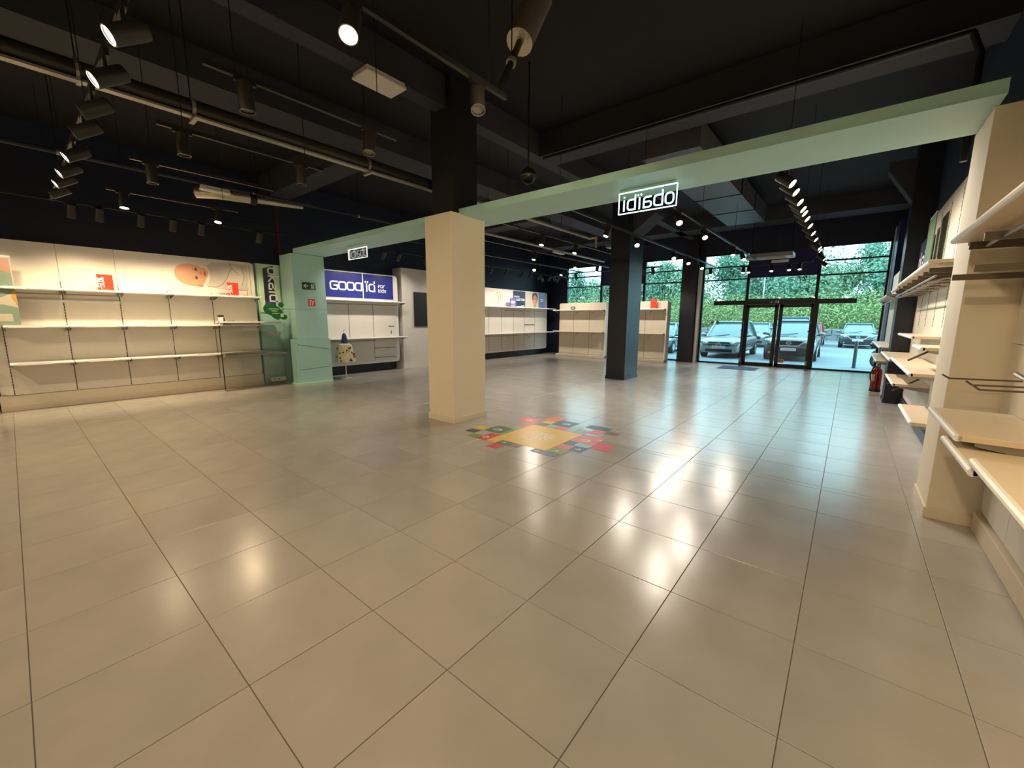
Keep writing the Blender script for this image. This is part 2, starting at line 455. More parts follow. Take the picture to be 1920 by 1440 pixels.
# columns
cc = thing('column', 'cream square column in the middle of the floor beside the colourful sticker', 'column', (-4.14, 3.38, 0))
obj('shaft', B(-4.43, -3.85, 3.05, 3.74, 0, 3.075), 'cream', cc, bevel=.004)
sk = MB(); 
for a in ((-4.445, -3.835, 3.035, 3.05), (-4.445, -3.835, 3.74, 3.755), (-4.445, -4.43, 3.05, 3.74), (-3.85, -3.835, 3.05, 3.74)): sk.box(*a, 0, .085)
obj('skirting', sk, 'skirt', cc, bevel=.002)
obj('upper_shaft', B(-4.36, -3.92, 3.15, 3.65, 3.076, CEIL), 'ceiling', cc)
rp = thing('column', 'cream wall column with skirting between the two shelf bays on the right', 'column', (1.45, 3.77, 0))
obj('shaft', B(1.28, XR, 3.47, 4.08, 0, 3.06), 'cream', rp, bevel=.004)
sk = MB()
for a in ((1.265, XR, 3.455, 3.47), (1.265, 1.28, 3.47, 4.08)): sk.box(*a, 0, .09)
obj('skirting', sk, 'skirt', rp, bevel=.003)
def black_column(label, x0, x1, y0, y1, haunch=True):
    c = thing('column', label, 'column', ((x0 + x1) / 2, (y0 + y1) / 2, 0))
    obj('shaft', B(x0, x1, y0, y1, 0, CEIL), 'blackcol', c, bevel=.004)
    obj('skirting', B(x0 - .012, x1 + .012, y0 - .012, y1 + .012, 0, .08), 'blackcol', c)
    if haunch:
        mb = MB().prism([(0, 0), (0, .55), (.55, .55), (.55, .4)], (x1, y0 + .1, 3.75), X_, Z_, Y_, (y1 - y0) - .2)
        obj('haunch', mb, 'beam', c)
    return c
black_column('black square column standing free in the far shop, nearer one', -4.36, -3.83, 9.08, 9.92)
black_column('black square column at the glass front, left of the entrance', -4.42, -3.88, 15.16, 15.45, False)
bc = black_column('black wall column behind the right-hand shelves beside the fire extinguisher', 1.30, XR, 9.58, 10.12, False)
obj('haunch', MB().prism([(0, 0), (-.38, .6), (-.38, .75), (0, .75)], (1.30, 9.68, 3.75), X_, Z_, Y_, .34), 'beam', bc)

# ------------------------------------------------------------------ storefront
def window(n, x0, x1, z0, z1, bars, frame_w=.05, solid=None, y=YF + .04):
    w = struct('window_%d' % n, MB(), 'frame') if False else None
    mb = MB(); h = frame_w / 2
    mb.box(x0 - h, x0 + h, y - .05, y + .06, z0, z1); mb.box(x1 - h, x1 + h, y - .05, y + .06, z0, z1)
    mb.box(x0, x1, y - .05, y + .06, z0, z0 + frame_w); mb.box(x0, x1, y - .05, y + .06, z1 - frame_w, z1)
    fr = struct('window_%d' % n, mb, 'frame')
    zs = [z0] + list(bars) + [z1]
    for b in bars: obj('glazing_bar', B(x0, x1, y - .045, y + .055, b - .022, b + .022), 'frame', fr)
    for k, (a, b) in enumerate(zip(zs[:-1], zs[1:])):
        if solid == k: obj('infill_panel', B(x0 + h, x1 - h, y - .02, y + .02, a + .02, b - .02), 'royal', fr)
        else: obj('pane', B(x0 + h, x1 - h, y - .003, y + .003, a + .01, b - .01), 'glass', fr)
    return fr
window(1, -9.66, -7.92, 0, 3.93, (.9, 3.02, 3.46))
window(2, -7.88, -6.0, 0, 3.93, (.9, 3.06), solid=2)
window(3, -5.96, -4.42, 0, 3.93, (.9, 3.02, 3.46))
window(4, -3.72, -2.27, 0, 3.93, (3.02, 3.46))
window(5, -2.23, -.30, 2.27, 3.93, (3.06,), solid=1)
window(6, -.26, 1.36, 0, 3.93, (3.02, 3.46))
struct('trim_8', B(-3.86, -3.76, YF - .22, YF + .0, 0, 3.6), 'plaster')
# automatic door
door = struct('door_1', B(-3.28, .74, YF - .16, YF - .02, 2.12, 2.27), 'blackmetal', bevel=.01)
def leaf(x0, x1):
    y0, y1 = YF + .0, YF + .05
    f = MB(); f.box(x0, x0 + .11, y0, y1, .02, 2.12); f.box(x1 - .11, x1, y0, y1, .02, 2.12); f.box(x0, x1, y0, y1, .02, .12); f.box(x0, x1, y0, y1, 2.02, 2.12)
    l = obj('door_leaf', f, 'frame', door)
    obj('pane', B(x0 + .11, x1 - .11, y0 + .02, y0 + .03, .12, 2.02), 'glass', l)
leaf(-2.25, -1.27); leaf(-1.25, -.27)
fj = MB(); fj.box(-2.33, -2.22, YF - .03, YF + .1, 0, 2.14); fj.box(-.31, -.18, YF - .03, YF + .1, 0, 2.14)
obj('door_jamb', fj, 'frame', door)
obj('threshold', B(-2.3, -.2, YF - .03, YF + .1, 0, .03), 'frame', door)
es = thing('exit_sign', 'small white running-man exit mark on the black door header', 'sign', (-1.37, YF - .165, 2.14))
mk = MB(); mk.strokes([[(0, .03), (.08, .03), (.05, .06), (.08, .03), (.05, 0)]], (-1.53, YF - .163, 2.165), X_, Z_, -Y_, .014, .003)
mk.strokes([[(0, 0), (.03, .03), (.03, .05)], [(.03, .03), (.06, .01)], [(.01, .05), (.05, .055)]], (-1.38, YF - .163, 2.165), X_, Z_, -Y_, .013, .003)
mk.prism(ellipse(.035, .075, .01, .01, 10), (-1.38, YF - .163, 2.165), X_, Z_, -Y_, .003); mk.box(-1.30, -1.26, YF - .166, YF - .163, 2.16, 2.24)
obj('pictogram', mk, 'whiteprint', es)['kind'] = 'stuff'
st = thing('door_sticker', 'pink notice stuck low on the right-hand door leaf', 'sticker', (-1.05, YF + .018, .2))
obj('sheet', B(-1.14, -.98, YF + .013, YF + .019, .16, .27), 'd_rose', st)
obj('border', MB().strokes([[(0, 0), (.16, 0), (.16, .11), (0, .11), (0, 0)]], (-1.14, YF + .0125, .16), X_, Z_, -Y_, .012, .002), 'whiteprint', st)
sq = thing('door_sticker', 'two small grey stickers on the glass left of the entrance', 'sticker', (-3.25, YF + .03, 1.5))
for dx in (-.1, .08):
    s1 = obj('sheet', B(-3.22 + dx - .05, -3.22 + dx + .05, YF + .03, YF + .036, 1.42, 1.56), 'd_grey', sq)
    obj('mark', MB().prism(ellipse(0, 0, .03, .03, 12), (-3.22 + dx, YF + .029, 1.50), X_, Z_, -Y_, .002), 'd_navy', s1)
def sensor_post(label, x):
    p = thing('sensor_post', label, 'post', (x, 14.95, 0))
    obj('pole', MB().tube((x, 14.95, 0.01), (x, 14.95, 1.5), .022), 'blackmetal', p)
    obj('foot', MB().lathe([(.07, 0), (.07, .01), (.03, .02)], (x, 14.95, 0)), 'blackmetal', p)
    obj('cap', MB().lathe([(.022, 1.5), (.018, 1.53), (.006, 1.545)], (x, 14.95, 0)), 'grey', p, smooth=True)
    obj('sleeve', MB().lathe([(.03, .16), (.03, .3)], (x, 14.95, 0)), 'grey', p, smooth=True)
    obj('clip', B(x - .05, x, 14.93, 14.97, 1.22, 1.26), 'blackmetal', p)
sensor_post('thin black barrier post at the left jamb of the entrance door', -2.2)
sensor_post('thin black barrier post at the right jamb of the entrance door', -.32)
dm = thing('door_mat', 'dark blue mat lying inside the entrance', 'mat', (-2.05, 14.2, 0))
obj('pile', B(-2.65, -1.55, 13.75, 14.7, .001, .012), 'mat_blue', dm, bevel=.003)
obj('edging', MB().strokes([[(0, 0), (1.1, 0), (1.1, .95), (0, .95), (0, 0)]], (-2.65, 13.75, .001), X_, Y_, Z_, .04, .009), 'black', dm)

# ================================================================== OUTSIDE
struct('pavement', B(-60, 40, YF + .22, 75, -.25, -.05), 'paving')
kb = thing('kerb', 'grey kerb stones along the foot of the hedge', 'kerb', (-8, 38.8, -.05))
for k in range(40):
    x = -34 + k * 1.2
    obj('kerb_stone', B(x + .01, x + 1.19, 38.6, 38.8, -.05, .08), 'kerb', kb)
gab = thing('stone_wall', 'low grey stone wall below the hedge beyond the parked cars', 'wall', (-2, 40.2, -.05))
for k in range(26):
    for r in range(2):
        x = -14 + k * 0.7 + (.3 if r else 0)
        a, b2, c2 = (random.uniform(-.03, .03) for _ in range(3))
        obj('stone', B(x + .01, x + .68, 40 + a, 40.5, -.05 + r * .5, .44 + r * .5 + b2), 'stone', gab, bevel=.04, seg=1)

def leaf_cloud(n, blobs, size, seed):
    """small leaf quads scattered over the skin of overlapping ellipsoids"""
    rnd = random.Random(seed); mb = MB(); v = []; f = []
    tot = sum(b[3] * b[5] + b[4] * b[5] for b in blobs)
    for (cx, cy, cz, rx, ry, rz) in blobs:
        k = int(n * (rx * rz + ry * rz) / tot)
        for _ in range(k):
            z = rnd.uniform(-.8, 1); t = rnd.uniform(0, 2 * math.pi); q = math.sqrt(max(0, 1 - z * z)); s_ = rnd.uniform(.5, 1.05)
            p = Vector((cx + rx * q * math.cos(t) * s_, cy + ry * q * math.sin(t) * s_, cz + rz * z * s_))
            nn = Vector((q * math.cos(t) + rnd.uniform(-.6, .6), q * math.sin(t) + rnd.uniform(-.6, .6), z + rnd.uniform(-.4, .8))).normalized()
            a = nn.orthogonal().normalized(); a = Quaternion(nn, rnd.uniform(0, 6.28)) @ a; b = nn.cross(a); h = size * rnd.uniform(.6, 1.3)
            o = len(v); v += [tuple(p - a * h), tuple(p - b * h * .5), tuple(p + a * h), tuple(p + b * h * .5)]; f.append((o, o + 1, o + 2, o + 3))
    mb.v = v; mb.f = f; return mb
def tree(name, label, x, y, h, r, m, seed, n=9000, cat='tree', group=None):
    t = thing(name, label, cat, (x, y, -.05), group)
    rnd = random.Random(seed)
    tr = MB(); tr.tube((x, y, -.05), (x + .1, y, h * .55), .16, .09, 8)
    for k in range(4):
        a = k * 1.57 + seed; tr.tube((x + .05, y, h * (.3 + .06 * k)), (x + math.cos(a) * r * .6, y + math.sin(a) * r * .5, h * (.55 + .08 * k)), .07, .03, 6)
    obj('trunk', tr, 'bark', t, smooth=True)
    bl = [(x, y, h * .55, r, r * .8, h * .44)]
    for k in range(7):
        a = rnd.uniform(0, 6.28); q = rnd.uniform(.4, .9)
        bl.append((x + math.cos(a) * r * q, y + math.sin(a) * r * q * .7, h * rnd.uniform(.35, .88), r * rnd.uniform(.35, .5), r * rnd.uniform(.3, .5), h * rnd.uniform(.12, .2)))
    core = MB()
    for b in bl: core.ball(b[:3], b[3] * .5, b[4] * .5, b[5] * .5, 10, 7)
    obj('inner_foliage', core, m, t)
    tag(obj('leaves', leaf_cloud(n, bl, .14, seed), m, t), kind='stuff')
kinds = ['round light green tree', 'tall dark green tree', 'bushy mid green tree']
spots = ['behind the left end of the far windows', 'seen through the left-hand window bay', 'beyond the pale shelf unit by the window', 'left of the free-standing black column',
         'right of the free-standing black column', 'behind the black column at the glass front', 'above the silver car', 'over the left half of the entrance', 'over the right half of the entrance',
         'above the gap right of the parked cars', 'at the right edge of the glass front', 'beyond the right-hand wall of the shop']
for k in range(12):
    x = -37 + k * 4.0 + random.uniform(-.6, .6); h = random.uniform(7.0, 8.2) if k < 5 else random.uniform(8.2, 9.2)
    tree('tree', kinds[k % 3] + ' ' + spots[k], x, 46.5 + random.uniform(-1, 1.5), h, random.uniform(2.6, 3.2), ('leaf2', 'leaf', 'leaf')[k % 3], 20 + k, group='trees beyond the hedge')
def shrub(label, x, y, rx, h, m, seed, n=9000):
    t = thing('hedge_shrub', label, 'shrub', (x, y, -.05), 'hedge beyond the car park')
    bl = [(x + dx * rx, y, h * hz, rx * .62, 1.1, h * .52) for dx, hz in ((-.6, .47), (0, .5), (.6, .46), (-.3, .45), (.35, .44))]
    core = MB()
    for b in bl: core.ball(b[:3], b[3] * .62, b[4] * .62, b[5] * .62, 10, 7)
    obj('inner_foliage', core, m, t)
    tag(obj('leaves', leaf_cloud(n, bl, .10, seed), m, t), kind='stuff')
hs = ['far left, beyond the side windows', 'behind the left window bay', 'left of the free-standing black column', 'right of the free-standing black column', 'behind the black column at the glass front',
      'behind the silver car', 'behind the left door leaf', 'behind the right door leaf', 'above the stone wall gap', 'behind the dark car at the right', 'at the right edge of the glass front']
for k in range(11):
    shrub('yellow-green hedge shrub ' + hs[k], -30 + k * 3.6, 42.3, 2.3, 4.05 + random.uniform(-.1, .15), 'hedge', 60 + k)
lp = thing('lamp_post', 'pale thin lamp post standing in front of the trees', 'lamp post', (-5.9, 44, -.05))
obj('pole', MB().tube((-5.9, 44, -.05), (-5.9, 44, 5.8), .07, .05), 'pole', lp, smooth=True)
obj('lamp_head', B(-6.2, -5.8, 43.85, 44.15, 5.75, 5.9), 'pole', lp, bevel=.03)

def car(label, x, y, L, W, H, paint, suv=0.0, badge='ring', chrome_v=False, rear=False, cat='car', rot=0.0):
    """front bumper at local y=0 facing -Y"""
    c = thing('car', label, cat, (x, y, -.05), 'parked cars outside', rot)
    w = W / 2; bh = .62 * H if suv else .58 * H
    # lower body: sections (y, z low, z shoulder, z centre, half width)
    S = [(0.0, .26, (.56 + .1 * suv) * bh + .06, (.62 + .1 * suv) * bh + .06, w * .80), (.06, .22, (.66 + .08 * suv) * bh + .06, (.76 + .06 * suv) * bh + .06, w * .90), (.22, .2, .80 * bh + .06, .90 * bh + .04, w * .96), (.6, .2, .86 * bh, .95 * bh, w),
         (1.05, .2, .92 * bh, 1.0 * bh, w), (1.5, .2, .95 * bh, 1.0 * bh, w), (L * .6, .2, .97 * bh, 1.0 * bh, w), (L - .5, .22, .97 * bh, 1.0 * bh, w * .98), (L - .1, .26, .9 * bh, .95 * bh, w * .92), (L, .32, .7 * bh, .75 * bh, w * .82)]
    mb = MB(); n = None
    for (yy, zl, zs, zc, hw) in S:
        half = [(0, zl), (hw * .85, zl), (hw * .97, zl + .1), (hw, zl + .3), (hw, zs - .12), (hw * .95, zs), (hw * .72, zs + (zc - zs) * .75), (0, zc)]
        ring = [(a, yy, b) for a, b in half] + [(-a, yy, b) for a, b in half[-2:0:-1]]
        n = len(ring); o = len(mb.v); mb.v += ring
        if o:
            for i in range(n): mb.f.append((o - n + i, o - n + (i + 1) % n, o + (i + 1) % n, o + i))
    mb.f.append(tuple(range(n - 1, -1, -1))); mb.f.append(tuple(len(mb.v) - n + i for i in range(n)))
    body = obj('body', mb, paint, c, local=True, smooth=True)
    md = body.modifiers.new('smooth', 'SUBSURF'); md.levels = 2; md.render_levels = 2
    # glasshouse
    y0, y1, y2, y3 = (1.0, 1.75, L * .78, L - .25)
    hb, ht = w * .88, w * .68
    gv = [(-hb, y0, bh * .96), (hb, y0, bh * .96), (hb, y3, bh * .96), (-hb, y3, bh * .96), (-ht, y1, H - .06), (ht, y1, H - .06), (ht, y2, H - .06), (-ht, y2, H - .06)]
    gh = MB().add(gv, [(0, 1, 5, 4), (1, 2, 6, 5), (2, 3, 7, 6), (3, 0, 4, 7), (4, 5, 6, 7), (0, 3, 2, 1)])
    obj('glasshouse', gh, 'carglass', c, local=True, bevel=.05, seg=3, smooth=True)
    rf = MB().box(-ht - .03, ht + .03, y1 - .08, y2 + .08, H - .075, H - .0)
    obj('roof', rf, paint, c, local=True, bevel=.04, seg=3, smooth=True)
    pl = MB()
    for s_ in (-1, 1):
        pl.tube((s_ * hb, y0 - .02, bh * .94), (s_ * (ht + .02), y1, H - .04), .045, n=6)
        pl.tube((s_ * hb, y3, bh * .94), (s_ * (ht + .02), y2, H - .04), .06, n=6)
        pl.tube((s_ * (hb + .01), L * .5, bh * .94), (s_ * (ht + .02), L * .5, H - .04), .035, n=6)
    obj('pillar', pl, paint, c, local=True, smooth=True)
    for s_ in (-1, 1):
        mi = obj('mirror', MB().ball((s_ * (w + .1), 1.15, bh + .06), .11, .07, .075), paint, c, local=True, smooth=True)
        obj('mirror_arm', B(min(s_ * (w - .06), s_ * (w + .04)), max(s_ * (w - .06), s_ * (w + .04)), 1.13, 1.18, bh - .02, bh + .03), 'black', mi, local=True)
    R_ = .31 + .03 * suv
    for yy in (.78, L - .8):
        for s_ in (-1, 1):
            wh = obj('wheel', MB().tube((s_ * (w - .2), yy, R_), (s_ * (w + .01), yy, R_), R_, n=24), 'tyre', c, local=True, smooth=True)
            obj('rim', MB().tube((s_ * (w - .05), yy, R_), (s_ * (w + .018), yy, R_), R_ * .62, R_ * .58, 16), 'chrome', wh, local=True, smooth=True)
    zb = .30
    obj('bumper', MB().prism(rrect(-w * .84, 0, w * .84, .30, .08), (0, .10, zb - .06), X_, Z_, -Y_, .14), 'black' if suv else paint, c, local=True, bevel=.02)
    gi = obj('air_intake', B(-w * .62, w * .62, -.055, .02, zb - .02, zb + .1), 'black', c, local=True)
    for k in range(3): obj('slat', B(-w * .6, w * .6, -.062, -.05, zb + .0 + k * .035, zb + .01 + k * .035), 'blackmetal', gi, local=True)
    zg = (.50 + .06 * suv) * bh + .07
    gr = obj('grille', MB().prism(rrect(-w * .5, 0, w * .5, .17, .05), (0, .05, zg), X_, Z_, -Y_, .1), 'black', c, local=True)
    if badge == 'chevron':
        obj('slat', B(-w * .5, w * .5, -.07, -.045, zg + .075, zg + .10), 'chrome', gr, local=True)
        ch = MB().strokes([[(-.09, 0), (0, .06), (.09, 0)], [(-.09, .05), (0, .11), (.09, .05)]], (0, -.06, zg + .04), X_, Z_, -Y_, .028, .02)
        obj('badge', ch, 'chrome', gr, local=True)
    else:
        ri = MB().strokes([ellipse(0, 0, .075, .065, 20) + [(.075, 0)], [(-.1, 0), (.1, 0)]], (0, -.06, zg + .09), X_, Z_, -Y_, .02, .02)
        obj('badge', ri, 'chrome', gr, local=True)
    if chrome_v:
        vv = MB().strokes([[(-w * .62, .22), (-w * .36, 0), (w * .36, 0), (w * .62, .22)]], (0, -.05, zg - .02), X_, Z_, -Y_, .045, .03)
        obj('chrome_trim', vv, 'chrome', gr, local=True)
    for s_ in (-1, 1):
        h = MB().ball((0, 0, 0), .21, .16, .10, 16, 10); 
        h.v = [(a + s_ * w * .74 , b + .07, c_ + zg + .13 + s_ * a * .32) for a, b, c_ in h.v]
        hl = obj('headlight', h, 'headlight', c, local=True, smooth=True)
        obj('bulb', MB().ball((s_ * w * .72, -.06, zg + .12), .05, .03, .05, 10, 7), 'chrome', hl, local=True, smooth=True)
        obj('fog_lamp', MB().tube((s_ * w * .72, .06, zb + .04), (s_ * w * .72, -.05, zb + .04), .045), 'grey', c, local=True, smooth=True)
    np_ = obj('number_plate', B(-.26, .26, -.075, -.045, zb + .13, zb + .24), 'plate', c, local=True)
    obj('plate_mark', MB().strokes([[(-.2 + k * .055, -.02), (-.2 + k * .055 + .02, .02)] for k in range(8)], (0, -.076, zb + .185), X_, Z_, -Y_, .02, .002), 'platered', np_, local=True)
    obj('wiper', MB().tube((-w * .5, 1.0, bh + .01), (w * .2, 1.12, bh + .07), .012, n=5), 'black', c, local=True)
    return c
car('silver people carrier parked nose-in left of the entrance', -3.66, 18.35, 4.3, 1.72, 1.60, 'silverpaint', 0, 'chevron')
car('dark grey crossover with chrome-trimmed grille parked in front of the entrance', -1.18, 18.8, 4.2, 1.80, 1.66, 'greypaint', 1, 'ring', True)
car('pale car in the second row seen between the silver and grey cars', -3.95, 28.0, 4.2, 1.75, 1.5, 'bluepaint', 0, 'ring')
car('tall car whose roof shows above the grey crossover', -1.75, 25.0, 4.3, 1.8, 1.85, 'tealpaint', 1, 'ring')
car('red car half hidden behind the grey crossover', -1.5, 31.5, 4.1, 1.75, 1.55, 'redpaint', 0, 'ring')
car('dark teal car parked alone at the right of the car park', 1.10, 31.0, 4.2, 1.78, 1.5, 'tealpaint', 1, 'ring', True)
car('pale car at the far left seen past the black column', -6.9, 19.0, 4.1, 1.72, 1.5, 'bluepaint', 0, 'ring')
def bollard(label, x, y):
    b = thing('bollard', label, 'bollard', (x, y, -.05))
    obj('post', MB().lathe([(.05, 0), (.05, .9), (.042, .93), (.02, .945)], (x, y, -.05)), 'galv', b, smooth=True)
    obj('base_plate', MB().lathe([(.09, 0), (.09, .012)], (x, y, -.05)), 'galv', b)
bollard('grey bollard on the paving right of the entrance', .90, 17.5)
bollard('grey bollard on the paving in front of the silver car', -4.28, 17.4)
mo = thing('motorbike', 'parked motorbike with only its wheel showing at the right edge of the glass', 'motorbike', (1.62, 17.7, -.05))
wl = MB()
for i in range(24):
    a, b = i * math.tau / 24, (i + 1) * math.tau / 24
    wl.tube((1.62 + .27 * math.cos(a), 17.7, .25 + .27 * math.sin(a)), (1.62 + .27 * math.cos(b), 17.7, .25 + .27 * math.sin(b)), .055, n=8)
wh = obj('wheel', wl, 'tyre', mo, smooth=True)
sp = MB(); sp.tube((1.62, 17.66, .25), (1.62, 17.74, .25), .06, n=12)
for k in range(6): sp.tube((1.62, 17.7, .25), (1.62 + .24 * math.cos(k * 1.047), 17.7, .25 + .24 * math.sin(k * 1.047)), .016, n=6)
obj('spoke', sp, 'chrome', wh)
obj('mudguard', MB().path([(1.62 + .36 * math.cos(a), 17.7, .25 + .36 * math.sin(a)) for a in (0.6, 1.0, 1.4, 1.8, 2.2, 2.6)], .04), 'galv', mo, smooth=True)
obj('fork', MB().path([(1.62, 17.62, .25), (1.85, 17.62, .95)], .025), 'chrome', mo, smooth=True)
obj('tank', MB().ball((2.1, 17.7, .85), .3, .14, .15), 'bluepaint', mo, smooth=True)
obj('rear_wheel', MB().tube((2.9, 17.64, .25), (2.9, 17.76, .25), .3, n=20), 'tyre', mo, smooth=True)

# ================================================================== SHELVING
class Fr:
    """wall frame: u runs along the wall, n points out of it"""
    def __init__(s, side, at): s.side, s.at = side, at
    def box(s, u0, u1, z0, z1, n0, n1, mb=None):
        mb = mb or MB()
        if s.side == 'L': return mb.box(s.at + n0, s.at + n1, u0, u1, z0, z1)
        if s.side == 'R': return mb.box(s.at - n1, s.at - n0, u0, u1, z0, z1)
        return mb.box(u0, u1, s.at - n1, s.at - n0, z0, z1)
    def pt(s, u, z, n):
        if s.side == 'L': return Vector((s.at + n, u, z))
        if s.side == 'R': return Vector((s.at - n, u, z))
        return Vector((u, s.at - n, z))
    @property
    def u(s): return X_ if s.side == 'F' else Y_
    @property
    def n(s): return {'L': X_, 'R': -X_, 'F': -Y_}[s.side]
    def poly(s, poly, z, n, depth, mb=None):
        mb = mb or MB(); return mb.prism(poly, s.pt(0, z, n), s.u, Z_, s.n, depth)

def upright(fr, par, u, z0, z1):
    mb = MB(); z = z0
    while z < z1 - .02:
        fr.box(u - .006, u + .006, z, z + .03, .0015, .004, mb); z += .05
    fr.box(u - .0035, u + .0035, z0, z1, .0005, .002, mb)
    return obj('upright', mb, 'slot', par)

def shelf(fr, par, u0, u1, z, depth, top='white', t=.028, edge='white', brackets=True, n0=0.005):
    s = obj('shelf', fr.box(u0, u1, z - t, z, n0, depth), top, par, bevel=.003)
    e = MB(); a, b = fr.pt(u0, z - t / 2, depth), fr.pt(u1, z - t / 2, depth)
    e.tube(a, b, t * .58, n=10)
    obj('front_edge', e, edge, s, smooth=True)
    if brackets:
        for u in (u0 + .02, u1 - .02):
            d = fr.u * .006; mb = MB()
            P = [fr.pt(u, z - t - .002, n0), fr.pt(u, z - t - .002, depth * .82), fr.pt(u, z - t - .022, depth * .82), fr.pt(u, z - t - .065, n0)]
            mb.add([p - d for p in P] + [p + d for p in P], [(3, 2, 1, 0), (4, 5, 6, 7)] + [(i, (i + 1) % 4, 4 + (i + 1) % 4, 4 + i) for i in range(4)])
            obj('bracket', mb, 'grey', s)
    return s
def rail(fr, par, u0, u1, z, n):
    return obj('hanging_rail', MB().tube(fr.pt(u0, z, n), fr.pt(u1, z, n), .011, n=8), 'grey', par, smooth=True)
def arm(fr, par, u, z, l, drop=.05):
    mb = MB().path([fr.pt(u, z, .004), fr.pt(u, z - .01, l * .6), fr.pt(u, z - drop, l)], .009, 6)
    return obj('display_arm', mb, 'grey', par, smooth=True)
def label_strip(fr, par, u0, u1, z, n):
    return obj('price_strip', fr.box(u0, u1, z - .03, z + .008, n, n + .004), 'whiteprint', par)

# ---- left wall of the front room
L1 = Fr('L', -10.1)
def left_unit(label, joints, u0, u1, rl, shelves=True):
    t = thing('wall_shelving', label, 'shelving', (-10.35, (u0 + u1) / 2, 0))
    obj('carcass', B(-10.62, -10.135, u0, u1, 0, 2.80), 'cream', t)
    obj('plinth', B(-10.135, -10.115, u0 - .02, u1 + .02, 0, .26), 'cream', t)
    obj('skirting', B(-10.115, -10.095, u0 - .02, u1 + .02, 0, .09), 'skirt', t, bevel=.004)
    js = [u0] + joints + [u1]
    for k, (a, b) in enumerate(zip(js[:-1], js[1:])):
        poly = rrect(a + .0025, .27, b - .0025, 2.82, .09, 5, (k == 0, k == len(js) - 2 and rl, k == len(js) - 2 and rl, 0))
        obj('back_panel', L1.poly(poly, 0, -.035, .035), 'panel', t)
    for u in joints: upright(L1, t, u, .28, 2.2)
    if shelves:
        for z, d in ((2.05, .34), (1.43, .36), (.82, .36)):
            for a, b in zip(js[:-1], js[1:]):
                if b - a < .3: continue
                s = shelf(L1, t, a + .006, b - .006, z, d, 'white', .034, 'white')
                if random.random() < .7: 
                    q = random.uniform(.05, .3); label_strip(L1, t, a + q, min(b - .05, a + q + random.uniform(.2, .4)), z, d + .018)
            if z > 2: 
                for a, b in list(zip(js[:-1], js[1:]))[1:3]: rail(L1, t, a + .02, b - .02, z - .09, .2)
    return t
lu = left_unit('long cream wall shelving with three shelves under the baby poster', [-1.15, -.42, .31, 1.04, 1.78], -1.30, 2.64, True)
obj('panel_step', L1.box(-1.15, .31, 1.83, 1.87, .0, .02), 'white', lu)
left_unit('second cream wall shelving cut off by the left edge of the picture', [-4.3, -3.57, -2.84, -2.11], -5.0, -1.36, True)
# panel between shelving and pillar
pw = struct('trim_9', B(-10.64, -10.14, 2.70, 3.24, 0, 2.83), 'green')

# posters and cards on the left wall
bp_ = thing('baby_poster', 'printed picture of a baby lying on its side, above the left shelves', 'poster', (-10.09, 1.9, 2.07))
px = -10.097
def flat(name, poly, m, par, x=px, t=.0015): return obj(name, MB().prism(poly, (x, 0, 0), Y_, Z_, X_, t), m, par)
flat('sheet', rrect(.98, 2.10, 2.56, 2.79, .02), 'panel', bp_, px, .003)
k0 = px + .003
hd = flat('printed_head', [(1.16 + a, 2.46 + b) for a, b in [(.02, .06), (.07, .15), (.16, .205), (.28, .225), (.40, .205), (.47, .17), (.56, .14), (.60, .08), (.585, .0), (.55, -.07), (.52, -.16), (.46, -.215), (.34, -.235), (.22, -.215), (.10, -.16), (.03, -.07)]], 'skin', bp_, k0)
k1 = k0 + .0015
for nm, c, m in (('printed_eye', (1.545, 2.575, .022, .034), 'hairdark'), ('printed_eye', (1.545, 2.405, .022, .034), 'hairdark'), ('printed_nose', (1.63, 2.50, .022, .028), 'skin2'), ('printed_mouth', (1.695, 2.50, .018, .052), 'lips'),
                 ('printed_brow', (1.49, 2.59, .008, .04), 'skin2'), ('printed_brow', (1.49, 2.39, .008, .04), 'skin2'), ('printed_ear', (1.60, 2.245, .06, .025), 'skin2')):
    flat(nm, ellipse(*c), m, hd, k1)
flat('printed_shirt', [(1.70, 2.26), (1.77, 2.36), (1.79, 2.46), (1.775, 2.56), (1.74, 2.66), (1.82, 2.74), (2.05, 2.77), (2.5, 2.76), (2.52, 2.5), (2.5, 2.2), (2.2, 2.16), (1.9, 2.2)], 'cloth_white', bp_, k0)
fo = MB(); fo.strokes([[(1.72, 2.24), (1.88, 2.23), (2.0, 2.30), (2.09, 2.42), (2.14, 2.55), (2.2, 2.66), (2.16, 2.77)], [(2.2, 2.66), (2.26, 2.60), (2.34, 2.52)], [(2.4, 2.72), (2.44, 2.5), (2.38, 2.3)]], (k1, 0, 0), Y_, Z_, X_, .012, .001)
obj('printed_fold', fo, 'fold', bp_)
obj('sheet_edge', MB().strokes([[(2.55, 2.76), (2.55, 2.12)], [(2.3, 2.20), (2.47, 2.19), (2.47, 2.08)]], (k1, 0, 0), Y_, Z_, X_, .008, .002), 'grey', bp_)

def sale_card(label, y, z, x=-9.86):
    t = thing('sale_card', label, 'sign', (x, y, z))
    c = obj('card', B(x - .004, x + .004, y - .105, y + .105, z, z + .28), 'red', t)
    # lettering turned on its side, reading upwards
    o = Vector((x + .0045, y - .02, z + .025))
    lettering('-50%', o, Z_, -Y_, X_, .055, .013, .001, 'whiteprint', t, .25)
    obj('small_print', MB().strokes([[(0, 0), (.14, 0)]], (x + .0045, y - .06, z + .022), Y_, Z_, X_, .006, .001), 'd_orange', t)
    obj('holder', B(x - .02, x + .02, y - .05, y + .05, z - .002, z + .006), 'whiteprint', t)
sale_card('red sale card on the top shelf, left of the baby poster', .12, 2.055)
sale_card('red sale card on the top shelf in front of the baby poster', 2.12, 2.055)

